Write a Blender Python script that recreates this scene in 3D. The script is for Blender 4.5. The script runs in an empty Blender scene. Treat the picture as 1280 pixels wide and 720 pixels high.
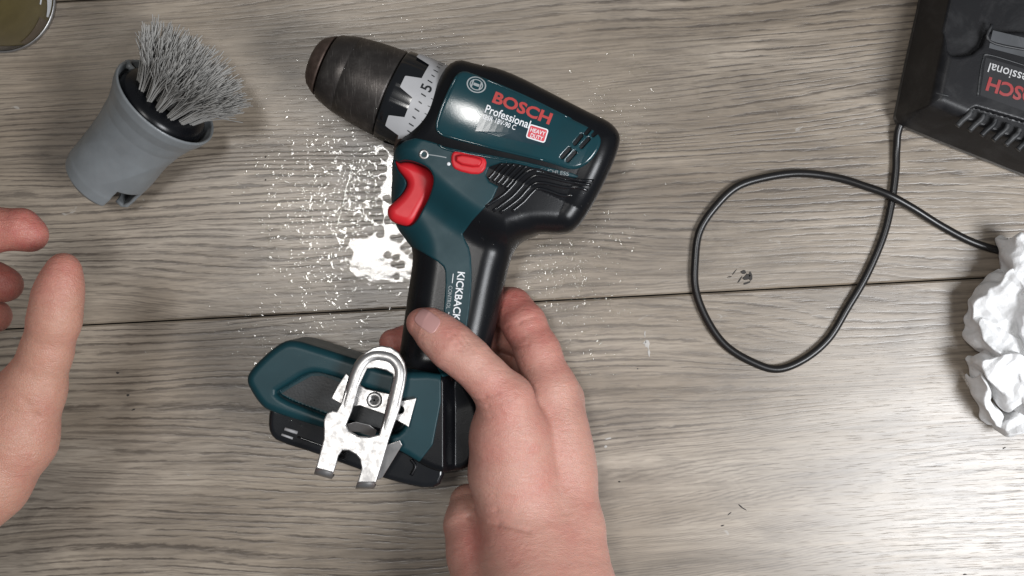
import bpy, bmesh, math, random
import numpy as np
from mathutils import Vector, Matrix, noise as mnoise

random.seed(7); RNG = np.random.default_rng(11)
scene = bpy.context.scene
COL = scene.collection

# ------------------------------------------------------------------ camera
CAM_H = 800.0                      # mm above the floor boards
cam_d = bpy.data.cameras.new('camera'); cam = bpy.data.objects.new('camera', cam_d); COL.objects.link(cam)
cam.location = (0, 0, CAM_H*0.001); cam.rotation_euler = (0, 0, 0)
cam_d.sensor_width = 36; cam_d.lens = 45.0; cam_d.clip_start = 0.05; cam_d.clip_end = 20
scene.camera = cam

# ------------------------------------------------------------------ world and lamps
w = bpy.data.worlds.new('World'); scene.world = w; w.use_nodes = True
bg = w.node_tree.nodes['Background']; bg.inputs[0].default_value = (0.92, 0.95, 1.0, 1); bg.inputs[1].default_value = 0.22

def area_lamp(name, loc, target, sx, sy, power, col):
    d = bpy.data.lights.new(name, 'AREA'); d.shape = 'RECTANGLE'; d.size = sx; d.size_y = sy
    d.energy = power; d.color = col
    o = bpy.data.objects.new(name, d); COL.objects.link(o); o.location = loc
    o.rotation_euler = (Vector(target)-Vector(loc)).to_track_quat('-Z', 'Y').to_euler()
    return o
area_lamp('ceiling_lamp', (-0.225, 0.135, 1.5), (-0.225, 0.135, 0), 0.19, 0.25, 7.6, (1.0, 0.98, 0.95))
area_lamp('window_light', (0.70, -0.31, 1.05), (0.05, 0.0, 0), 0.40, 0.40, 19.5, (0.95, 0.97, 1.0))

vs = scene.view_settings
vs.view_transform = 'Standard'; vs.look = 'None'; vs.exposure = -0.26; vs.gamma = 1.0; vs.use_curve_mapping = False

# ------------------------------------------------------------------ helpers
S = 0.001
def px(u, v, z=0.0):
    """reading of the photo (pixel) at a height z in mm -> place in mm"""
    k = 0.5*(1-np.asarray(z, dtype=float)/CAM_H)
    return (np.asarray(u, dtype=float)-640)*k, -(np.asarray(v, dtype=float)-360)*k
def P(u, v, z):
    x, y = px(u, v, z); return np.array([float(x), float(y), float(z)])
def PL(pts, z):
    return [tuple(float(c) for c in px(u, v, z)) for u, v in pts]

def thing(name, loc, label, cat, group=None):
    o = bpy.data.objects.new(name, None); COL.objects.link(o)
    o.location = Vector(loc)*S; o.empty_display_size = 0.01
    o['label'] = label; o['category'] = cat
    if group: o['group'] = group
    return o
def tag(o, label=None, cat=None, group=None, kind=None):
    if label: o['label'] = label
    if cat: o['category'] = cat
    if group: o['group'] = group
    if kind: o['kind'] = kind
    return o
def root_of(o):
    while o.parent: o = o.parent
    return o
def adopt(o, parent):
    if parent is None: return
    o.parent = parent
    r = root_of(parent)
    o.matrix_parent_inverse = Matrix.Translation(-r.location) if parent is r else Matrix.Identity(4)
def mesh_obj(name, verts, faces, mat, parent=None, smooth=True, normals=None):
    me = bpy.data.meshes.new(name)
    me.from_pydata((np.asarray(verts, dtype=float)*S).tolist(), [], faces if isinstance(faces, list) else faces.tolist())
    me.update()
    if smooth: me.polygons.foreach_set('use_smooth', np.ones(len(me.polygons), dtype=bool))
    if normals is not None: me.normals_split_custom_set_from_vertices(normals.tolist())
    if mat: me.materials.append(mat)
    o = bpy.data.objects.new(name, me); COL.objects.link(o)
    adopt(o, parent)
    return o

def chaikin(pts, n=2):
    p = np.array(pts, dtype=float)
    for _ in range(n):
        q = np.roll(p, -1, axis=0)
        p = np.stack([0.75*p+0.25*q, 0.25*p+0.75*q], axis=1).reshape(-1, 2)
    return p
def poly_sdf(pts, g=0.5, mar=14.0):
    """signed distance to an outline, tabulated on a fine grid"""
    p = np.array(pts, dtype=np.float64); q = np.roll(p, -1, axis=0)
    lo = p.min(0)-mar; n = np.ceil((p.max(0)+mar-lo)/g).astype(int)+1
    x = (lo[0]+np.arange(n[0])*g)[:, None]; y = (lo[1]+np.arange(n[1])*g)[None, :]
    d = np.full((n[0], n[1]), 1e12); ins = np.zeros((n[0], n[1]), dtype=bool)
    for (ax, ay), (bx, by) in zip(p, q):
        ex, ey = bx-ax, by-ay; wx, wy = x-ax, y-ay
        t = np.clip((wx*ex+wy*ey)/max(ex*ex+ey*ey, 1e-12), 0, 1)
        np.minimum(d, (wx-ex*t)**2+(wy-ey*t)**2, out=d)
        if ey != 0: ins ^= ((ay > y) != (by > y)) & (x < ax+ex*(y-ay)/ey)
    T = np.where(ins, -1, 1)*np.sqrt(d)
    hi = np.array([n[0]-1.001, n[1]-1.001])
    def f(x, y):
        x, y = np.broadcast_arrays(x, y)
        a = (x-lo[0])/g; b = (y-lo[1])/g
        ac = np.clip(a, 0, hi[0]); bc = np.clip(b, 0, hi[1])
        i = ac.astype(np.int64); j = bc.astype(np.int64); s = ac-i; t = bc-j
        v = (T[i, j]*(1-s)+T[i+1, j]*s)*(1-t)+(T[i, j+1]*(1-s)+T[i+1, j+1]*s)*t
        return v+np.hypot(a-ac, b-bc)*g
    return f
def extr(d2, z, zc, half, r):
    a = d2+r; b = np.abs(z-zc)-half+r
    return np.minimum(np.maximum(a, b), 0)+np.sqrt(np.maximum(a, 0)**2+np.maximum(b, 0)**2)-r
def smin(a, b, k):
    h = np.maximum(k-np.abs(a-b), 0)/k
    return np.minimum(a, b)-h*h*k*0.25
def smax(a, b, k): return -smin(-a, -b, k)
def cone(x, y, z, a, b, ra, rb):
    """tapered capsule, a and b points in mm"""
    a = np.asarray(a); b = np.asarray(b); e = b-a; L2 = float(e@e)+1e-9
    wx, wy, wz = x-a[0], y-a[1], z-a[2]
    t = np.clip((wx*e[0]+wy*e[1]+wz*e[2])/L2, 0, 1)
    return np.sqrt((wx-e[0]*t)**2+(wy-e[1]*t)**2+(wz-e[2]*t)**2)-(ra+(rb-ra)*t)
def ellips(x, y, z, c, r):
    k = np.sqrt(((x-c[0])/r[0])**2+((y-c[1])/r[1])**2+((z-c[2])/r[2])**2)
    return (k-1)*min(r)

def grad(f, v, e=0.3):
    x, y, z = v.T
    g = np.stack([f(x+e, y, z)-f(x-e, y, z), f(x, y+e, z)-f(x, y-e, z), f(x, y, z+e)-f(x, y, z-e)], 1)/(2*e)
    return g
def nets(f, lo, hi, h, newton=2):
    xs, ys, zs = [np.arange(lo[i], hi[i]+h, h) for i in range(3)]
    V = np.broadcast_to(f(xs[:, None, None], ys[None, :, None], zs[None, None, :]), (len(xs), len(ys), len(zs))).astype(np.float32)
    ins = V < 0
    n = np.array(V.shape)
    cnt = np.zeros(n-1, dtype=np.int8)
    for i in (0, 1):
        for j in (0, 1):
            for k in (0, 1):
                cnt += ins[i:n[0]-1+i, j:n[1]-1+j, k:n[2]-1+k]
    I, J, K = np.nonzero((cnt > 0) & (cnt < 8))
    idx = np.full(n-1, -1, dtype=np.int64); idx[I, J, K] = np.arange(len(I))
    acc = np.zeros((len(I), 3)); num = np.zeros(len(I))
    for a in range(3):
        for b0 in (0, 1):
            for b1 in (0, 1):
                c0 = [0, 0, 0]; o = [q for q in range(3) if q != a]
                c0[o[0]] = b0; c0[o[1]] = b1; c1 = list(c0); c1[a] = 1
                v0 = V[I+c0[0], J+c0[1], K+c0[2]]; v1 = V[I+c1[0], J+c1[1], K+c1[2]]
                m = (v0 < 0) != (v1 < 0)
                t = np.where(m, v0/np.where(m, v0-v1, 1), 0)
                pnt = np.tile(np.array(c0, dtype=float), (len(I), 1)); pnt[:, a] += t
                acc += pnt*m[:, None]; num += m
    v = np.stack([I, J, K], 1)+acc/num[:, None]
    v = v*h+np.array([xs[0], ys[0], zs[0]])
    F = []
    for a in range(3):
        b, c = (a+1) % 3, (a+2) % 3
        A = np.moveaxis(ins, [a, b, c], [0, 1, 2]); X = np.moveaxis(idx, [a, b, c], [0, 1, 2])
        s0 = A[:-1, 1:-1, 1:-1]; s1 = A[1:, 1:-1, 1:-1]
        for flip in (False, True):
            m = (s0 & ~s1) if not flip else (~s0 & s1)
            i, j, k = np.nonzero(m); j = j+1; k = k+1
            q = np.stack([X[i, j-1, k-1], X[i, j, k-1], X[i, j, k], X[i, j-1, k]], 1)
            F.append(q[:, ::-1] if flip else q)
    F = np.concatenate(F); F = F[(F >= 0).all(1)]
    for _ in range(newton):
        d = f(*v.T); g = grad(f, v)
        step = (d/np.maximum((g*g).sum(1), 0.3))[:, None]*g
        l = np.linalg.norm(step, axis=1, keepdims=True); step *= np.minimum(1, 0.7*h/np.maximum(l, 1e-9))
        v = v-step
    g = grad(f, v); nrm = g/np.maximum(np.linalg.norm(g, axis=1, keepdims=True), 1e-9)
    return v, F, nrm
def sdf_obj(name, f, lo, hi, h, mat, parent=None, newton=2):
    v, F, nrm = nets(f, lo, hi, h, newton)
    o = mesh_obj(name, v, F, mat, parent, True, nrm)
    return o
def top_z(f, x, y, z0=125.0):
    z = np.zeros(np.shape(x))+z0
    for _ in range(26):
        z = np.maximum(z-np.maximum(f(x, y, z), -2)*0.95, -1)
    return z
def on_surf(f, u, v, guess=70.0, off=0.0):
    u = np.asarray(u, float); v = np.asarray(v, float); z = np.full(u.shape, guess)
    for k in range(3):
        x, y = px(u, v, z); z = top_z(f, x, y, 125.0 if k == 0 else np.minimum(z+6, 125))
    x, y = px(u, v, z)
    return np.stack([x, y, z+off], 1)

def tube(pts, rad, n=10, caps=True):
    p = np.array(pts, float); m = len(p)
    rad = np.full(m, rad) if np.isscalar(rad) else np.asarray(rad)
    V, F = [], []; up = np.array([0, 0, 1.0])
    for i in range(m):
        t = p[min(i+1, m-1)]-p[max(i-1, 0)]; t /= np.linalg.norm(t)+1e-9
        ref = up if abs(t[2]) < 0.9 else np.array([1.0, 0, 0])
        a = np.cross(ref, t); a /= np.linalg.norm(a); b = np.cross(t, a)
        for k in range(n):
            q = 2*math.pi*k/n; V.append(p[i]+rad[i]*(a*math.cos(q)+b*math.sin(q)))
    for i in range(m-1):
        for k in range(n):
            k2 = (k+1) % n; F.append([i*n+k, i*n+k2, (i+1)*n+k2, (i+1)*n+k])
    if caps: F.append(list(range(n))[::-1]); F.append([(m-1)*n+k for k in range(n)])
    return V, F
def spline(pts, per=10):
    p = np.array(pts, float); out = []
    q = np.vstack([2*p[0]-p[1], p, 2*p[-1]-p[-2]])
    for i in range(1, len(q)-2):
        for s in range(per):
            t = s/per
            out.append(0.5*((2*q[i])+(-q[i-1]+q[i+1])*t+(2*q[i-1]-5*q[i]+4*q[i+1]-q[i+2])*t*t+(-q[i-1]+3*q[i]-3*q[i+1]+q[i+2])*t**3))
    out.append(p[-1]); return np.array(out)
def lathe(profile, org, axis, n=72, up=(0, 0, 1)):
    """profile list of (t along axis, r) in mm, open surface"""
    ax = np.array(axis, float); ax /= np.linalg.norm(ax)
    b = np.array(up, float); b -= ax*(b@ax); b /= np.linalg.norm(b); a = np.cross(b, ax)
    V, F = [], []
    for t, r in profile:
        for k in range(n):
            q = 2*math.pi*k/n; V.append(np.array(org)+ax*t+r*(a*math.cos(q)+b*math.sin(q)))
    for i in range(len(profile)-1):
        for k in range(n):
            k2 = (k+1) % n; F.append([i*n+k, (i+1)*n+k, (i+1)*n+k2, i*n+k2])
    return V, F
def plate(name, outlines, zfun, thick, bevel, mat, parent, off=0.0):
    """flat shape with holes; outlines in photo pixels read at height zfun(v)"""
    cu = bpy.data.curves.new(name, 'CURVE'); cu.dimensions = '2D'; cu.fill_mode = 'BOTH'
    cu.extrude = thick/2-bevel; cu.bevel_depth = bevel; cu.bevel_resolution = 2; cu.offset = -bevel
    for pts in outlines:
        s = cu.splines.new('POLY'); s.points.add(len(pts)-1); s.use_cyclic_u = True
        for i, (u, v) in enumerate(pts):
            x, y = px(u, v, zfun(u, v)); s.points[i].co = (float(x), float(y), 0, 1)
    o = bpy.data.objects.new('tmp', cu); COL.objects.link(o)
    dg = bpy.context.evaluated_depsgraph_get(); dg.update()
    me = o.evaluated_get(dg).to_mesh()
    V = np.array([v.co[:] for v in me.vertices]); F = [list(p.vertices) for p in me.polygons]
    o.evaluated_get(dg).to_mesh_clear(); bpy.data.objects.remove(o); bpy.data.curves.remove(cu)
    # lift to the real (tilted) height
    k = 1-np.array([80.0])/CAM_H
    u = V[:, 0]/(0.5*k)+640; v = 360-V[:, 1]/(0.5*k)
    V[:, 2] += np.array([zfun(a, b) for a, b in zip(u, v)])+off
    ob = mesh_obj(name, V, F, mat, parent, False)
    return ob
def text_mesh(s, bold=0.0):
    cu = bpy.data.curves.new('t', 'FONT'); cu.body = s; cu.size = 1; cu.offset = bold; cu.resolution_u = 3
    o = bpy.data.objects.new('tmp', cu); COL.objects.link(o)
    dg = bpy.context.evaluated_depsgraph_get(); dg.update()
    e = o.evaluated_get(dg); me = e.to_mesh()
    V = np.array([v.co[:2] for v in me.vertices]); F = [list(p.vertices) for p in me.polygons]
    e.to_mesh_clear(); bpy.data.objects.remove(o); bpy.data.curves.remove(cu)
    return V, F
def decal_text(name, s, u0, v0, ang, wpx, hpx, f, mat, parent, bold=0.0, off=0.3, flatz=None):
    V, F = text_mesh(s, bold)
    lo = V.min(0); hi = V.max(0); n = (V-lo)/(hi-lo)
    a = math.radians(ang); du = (math.cos(a), math.sin(a)); up = (math.sin(a), -math.cos(a))
    U = u0+n[:, 0]*wpx*du[0]+n[:, 1]*hpx*up[0]; W = v0+n[:, 0]*wpx*du[1]+n[:, 1]*hpx*up[1]
    if flatz is None: V3 = on_surf(f, U, W, 70, off)
    else:
        x, y = px(U, W, flatz); V3 = np.stack([x, y, np.full(len(x), flatz+off)], 1)
    return mesh_obj(name, V3, F, mat, parent, False)
def decal_poly(name, pts, f, mat, parent, off=0.2, flatz=None, rings=1):
    """a filled outline laid on a surface; finely split so that it follows it"""
    p = np.array(pts, float); c = p.mean(0); n = len(p); R = 6
    U = [c]; 
    for r in range(1, R+1): U += list(c+(p-c)*r/R)
    U = np.array(U); F = [[0, 1+i, 1+(i+1) % n] for i in range(n)]
    for r in range(R-1):
        for i in range(n):
            j = (i+1) % n; F.append([1+r*n+i, 1+(r+1)*n+i, 1+(r+1)*n+j, 1+r*n+j])
    F = [q[::-1] for q in F]
    if flatz is None: V3 = on_surf(f, U[:, 0], U[:, 1], 70, off)
    else:
        x, y = px(U[:, 0], U[:, 1], flatz); V3 = np.stack([x, y, np.full(len(x), flatz+off)], 1)
    return mesh_obj(name, V3, F, mat, parent, False)
def decal_ring(name, cu, cv, ro, ri, sq, ang, f, mat, parent, off=0.25, n=40):
    a = math.radians(ang); U, W = [], []
    for r in (ro, ri):
        for k in range(n):
            q = 2*math.pi*k/n; x, y = r*math.cos(q), r*sq*math.sin(q)
            U.append(cu+x*math.cos(a)-y*math.sin(a)); W.append(cv+x*math.sin(a)+y*math.cos(a))
    V3 = on_surf(f, U, W, 70, off)
    F = [[k, (k+1) % n, n+(k+1) % n, n+k][::-1] for k in range(n)]
    return mesh_obj(name, V3, F, mat, parent, False)
def join_decals(obs, name, parent):
    V, F = [], []; n = 0
    for o in obs:
        V += [tuple(v.co/S) for v in o.data.vertices]; F += [[i+n for i in p.vertices] for p in o.data.polygons]; n = len(V)
    m = obs[0].data.materials[0]
    for o in obs: bpy.data.objects.remove(o)
    return mesh_obj(name, V, F, m, parent, False)

# ------------------------------------------------------------------ materials
def new_mat(name):
    m = bpy.data.materials.new(name); m.use_nodes = True
    nt = m.node_tree; b = nt.nodes['Principled BSDF']; return m, nt, b
def N(nt, t, **kw):
    n = nt.nodes.new(t)
    for k, v in kw.items(): setattr(n, k, v)
    return n
def noise_node(nt, vec, scale, detail=4, rough=0.55, dist=0.0):
    n = N(nt, 'ShaderNodeTexNoise'); n.inputs['Scale'].default_value = scale; n.inputs['Detail'].default_value = detail
    n.inputs['Roughness'].default_value = rough; n.inputs['Distortion'].default_value = dist
    if vec is not None: nt.links.new(vec, n.inputs['Vector'])
    return n.outputs['Fac']
def ramp(nt, fac, stops):
    r = N(nt, 'ShaderNodeValToRGB'); e = r.color_ramp.elements
    while len(e) < len(stops): e.new(0.5)
    for i, (p, c) in enumerate(stops):
        e[i].position = p; e[i].color = (*c, 1) if len(c) == 3 else c
    nt.links.new(fac, r.inputs[0]); return r.outputs[0]
def math_n(nt, op, a, b=None, clamp=False):
    m = N(nt, 'ShaderNodeMath', operation=op); m.use_clamp = clamp
    for i, q in enumerate((a, b)):
        if q is None: continue
        if isinstance(q, (int, float)): m.inputs[i].default_value = q
        else: nt.links.new(q, m.inputs[i])
    return m.outputs[0]
def mixc(nt, fac, a, b, mode='MIX'):
    m = N(nt, 'ShaderNodeMix', data_type='RGBA', blend_type=mode)
    for k, q in ((0, fac), (6, a), (7, b)):
        if isinstance(q, (int, float)): m.inputs[k].default_value = q
        elif isinstance(q, tuple): m.inputs[k].default_value = (*q, 1) if len(q) == 3 else q
        else: nt.links.new(q, m.inputs[k])
    return m.outputs[2]
def bump(nt, b, h, strength, dist):
    n = N(nt, 'ShaderNodeBump'); n.inputs['Strength'].default_value = strength; n.inputs['Distance'].default_value = dist
    nt.links.new(h, n.inputs['Height']); nt.links.new(n.outputs[0], b.inputs['Normal']); return n
def geo_pos(nt): return N(nt, 'ShaderNodeNewGeometry').outputs['Position']

def plastic(name, col, rough, var=0.15, bumpy=0.0, bscale=900, metal=0.0, spec=0.5, col2=None, dust=0.0):
    m, nt, b = new_mat(name); pos = geo_pos(nt)
    n1 = noise_node(nt, pos, 60, 5); n2 = noise_node(nt, pos, 700, 3)
    c2 = col2 or tuple(c*(1-var) for c in col)
    c = ramp(nt, n1, [(0.3, col), (0.7, c2)])
    if dust:
        dn = noise_node(nt, pos, 35, 8, 0.7, 0.6)
        df = math_n(nt, 'MULTIPLY', ramp(nt, dn, [(0.48, (0, 0, 0)), (0.75, (1, 1, 1))]), dust)
        c = mixc(nt, df, c, (0.20, 0.20, 0.20))
    nt.links.new(c, b.inputs['Base Color'])
    rr = math_n(nt, 'ADD', math_n(nt, 'MULTIPLY', n1, 0.16), rough-0.08)
    nt.links.new(rr, b.inputs['Roughness']); b.inputs['Metallic'].default_value = metal
    b.inputs['Specular IOR Level'].default_value = spec
    if bumpy: bump(nt, b, noise_node(nt, pos, bscale, 3), bumpy, 0.0004)
    return m

TEAL = plastic('teal_plastic', (0.0065, 0.041, 0.052), 0.15, 0.2, 0.05, 1500)
BLACK = plastic('black_rubber', (0.005, 0.0055, 0.007), 0.27, 0.3, 0.06, 1300, spec=0.25)
TEAL2 = plastic('teal_matte', (0.0055, 0.036, 0.046), 0.40, 0.2, 0.08, 1500, spec=0.25)
BLACKG = plastic('black_gloss', (0.007, 0.008, 0.010), 0.17, 0.3)
RED = plastic('red_plastic', (0.58, 0.018, 0.026), 0.42, 0.15, spec=0.3)
REDP = plastic('red_print', (0.42, 0.035, 0.032), 0.45, 0.15)
WHITEP = plastic('white_print', (0.72, 0.74, 0.76), 0.5, 0.05)
GLINT_BEAD = plastic('glossy_teal_bead', (0.006, 0.036, 0.046), 0.12, 0.1)  # for the thin beads added to catch edge highlights
GREYP = plastic('grey_print', (0.30, 0.33, 0.34), 0.4, 0.1)
DARKP = plastic('dark_print', (0.010, 0.012, 0.014), 0.4, 0.05)
SILVER = plastic('silver_print', (0.42, 0.42, 0.43), 0.42, 0.12, 0.1, 900, spec=0.4)
STICK = plastic('glossy_sticker', (0.007, 0.030, 0.042), 0.20, 0.1)
GREY = plastic('grey_plastic', (0.20, 0.215, 0.225), 0.36, 0.22, 0.12, 420, dust=0.25)
BRISTLE = plastic('grey_bristle', (0.42, 0.41, 0.39), 0.6, 0.35)
CABLE = plastic('black_cable', (0.010, 0.009, 0.009), 0.33, 0.2)
CHARG = plastic('charger_black', (0.009, 0.009, 0.0105), 0.36, 0.3, 0.1, 1200, spec=0.3, dust=0.12)
CHARGD = plastic('charger_dusty', (0.014, 0.015, 0.017), 0.45, 0.3, 0.1, 1200, dust=0.7)
NAVY = plastic('charger_pocket', (0.007, 0.009, 0.013), 0.35, 0.3, dust=0.10)

def chuck_mat():
    m, nt, b = new_mat('worn_gunmetal'); pos = geo_pos(nt)
    n1 = noise_node(nt, pos, 110, 6, 0.6); n2 = noise_node(nt, pos, 900, 4, 0.7)
    c = ramp(nt, n1, [(0.3, (0.045, 0.040, 0.038)), (0.55, (0.066, 0.059, 0.055)), (0.78, (0.115, 0.105, 0.098))])
    nt.links.new(c, b.inputs['Base Color']); b.inputs['Metallic'].default_value = 0.75
    nt.links.new(ramp(nt, n2, [(0.3, (0.34,)*3), (0.7, (0.52,)*3)]), b.inputs['Roughness'])
    mp = N(nt, 'ShaderNodeMapping'); mp.inputs['Rotation'].default_value = (0, 0, 0.41); mp.inputs['Scale'].default_value = (2200, 90, 90); nt.links.new(pos, mp.inputs[0])
    sc = noise_node(nt, mp.outputs[0], 1.0, 3, 0.6)
    c2 = mixc(nt, ramp(nt, sc, [(0.60, (0, 0, 0)), (0.74, (0.55,)*3)]), c, (0.30, 0.28, 0.26)); nt.links.new(c2, b.inputs['Base Color'])
    bump(nt, b, math_n(nt, 'ADD', n2, sc), 0.25, 0.0003); return m
CHUCK = chuck_mat()
def nose_mat():
    m, nt, b = new_mat('brown_worn_metal'); pos = geo_pos(nt)
    n1 = noise_node(nt, pos, 200, 5, 0.6)
    nt.links.new(ramp(nt, n1, [(0.3, (0.060, 0.040, 0.032)), (0.7, (0.115, 0.080, 0.066))]), b.inputs['Base Color'])
    b.inputs['Metallic'].default_value = 0.5; b.inputs['Roughness'].default_value = 0.5
    bump(nt, b, n1, 0.2, 0.0003); return m
NOSE = nose_mat()
def steel_mat():
    m, nt, b = new_mat('nickel_steel'); pos = geo_pos(nt)
    n1 = noise_node(nt, pos, 260, 4)
    nt.links.new(ramp(nt, n1, [(0.3, (0.52, 0.51, 0.50)), (0.7, (0.40, 0.39, 0.385))]), b.inputs['Base Color'])
    b.inputs['Metallic'].default_value = 1.0
    nt.links.new(ramp(nt, n1, [(0.3, (0.34,)*3), (0.7, (0.50,)*3)]), b.inputs['Roughness'])
    bump(nt, b, noise_node(nt, pos, 300, 3), 0.05, 0.0004); return m
STEEL = steel_mat()
def water_mat():
    m, nt, b = new_mat('water'); out = nt.nodes['Material Output']; nt.nodes.remove(b)
    tr = N(nt, 'ShaderNodeBsdfTransparent'); gl = N(nt, 'ShaderNodeBsdfGlossy'); gl.inputs['Roughness'].default_value = 0.085
    fr = N(nt, 'ShaderNodeFresnel'); fr.inputs['IOR'].default_value = 1.42
    mx = N(nt, 'ShaderNodeMixShader')
    tr.inputs[0].default_value = (0.98, 0.98, 0.97, 1)
    bp = N(nt, 'ShaderNodeBump'); bp.inputs['Strength'].default_value = 0.16; bp.inputs['Distance'].default_value = 0.001
    nt.links.new(noise_node(nt, geo_pos(nt), 110, 2), bp.inputs['Height'])
    nt.links.new(bp.outputs[0], gl.inputs['Normal'])
    bk = N(nt, 'ShaderNodeNewGeometry').outputs['Backfacing']     # thin film: mirror only on its upper side
    nt.links.new(math_n(nt, 'MULTIPLY', fr.outputs[0], math_n(nt, 'SUBTRACT', 1.0, bk)), mx.inputs[0]); nt.links.new(tr.outputs[0], mx.inputs[1]); nt.links.new(gl.outputs[0], mx.inputs[2])
    nt.links.new(mx.outputs[0], out.inputs[0]); return m
WATER = water_mat()
def skin_mat(name, base, red):
    m, nt, b = new_mat(name); pos = geo_pos(nt)
    at = N(nt, 'ShaderNodeAttribute'); at.attribute_name = 'flush'
    n1 = noise_node(nt, pos, 45, 5, 0.6); n2 = noise_node(nt, pos, 240, 4, 0.6)
    f = math_n(nt, 'ADD', at.outputs['Fac'], math_n(nt, 'MULTIPLY', math_n(nt, 'SUBTRACT', n1, 0.45), 1.3), True)
    c = mixc(nt, f, base, red)
    c = mixc(nt, ramp(nt, n2, [(0.35, (0, 0, 0)), (0.75, (0.3,)*3)]), c, tuple(q*1.25 for q in base))
    nt.links.new(c, b.inputs['Base Color'])
    b.inputs['Roughness'].default_value = 0.42
    b.inputs['Subsurface Weight'].default_value = 0.25; b.inputs['Subsurface Radius'].default_value = (1.0, 0.35, 0.2)
    b.inputs['Subsurface Scale'].default_value = 0.004
    vo = N(nt, 'ShaderNodeTexVoronoi', feature='DISTANCE_TO_EDGE'); vo.inputs['Scale'].default_value = 900
    nt.links.new(pos, vo.inputs['Vector'])
    mp = N(nt, 'ShaderNodeMapping'); mp.inputs['Scale'].default_value = (1.0, 2.6, 1.3); mp.inputs['Rotation'].default_value = (0, 0, 0.2)
    nt.links.new(pos, mp.inputs[0])
    fold = noise_node(nt, mp.outputs[0], 130, 5, 0.65, 0.5)
    h = math_n(nt, 'ADD', math_n(nt, 'MULTIPLY', ramp(nt, vo.outputs[0], [(0.0, (0, 0, 0)), (0.25, (1, 1, 1))]), 0.18), math_n(nt, 'MULTIPLY', fold, 1.4))
    bump(nt, b, h, 0.45, 0.0013)
    return m
SKIN = skin_mat('skin_pink', (0.51, 0.272, 0.215), (0.46, 0.128, 0.108))
SKIN2 = skin_mat('skin_rosy', (0.45, 0.235, 0.170), (0.42, 0.130, 0.108))
NAIL = plastic('nail', (0.52, 0.285, 0.265), 0.33, 0.06)

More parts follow.
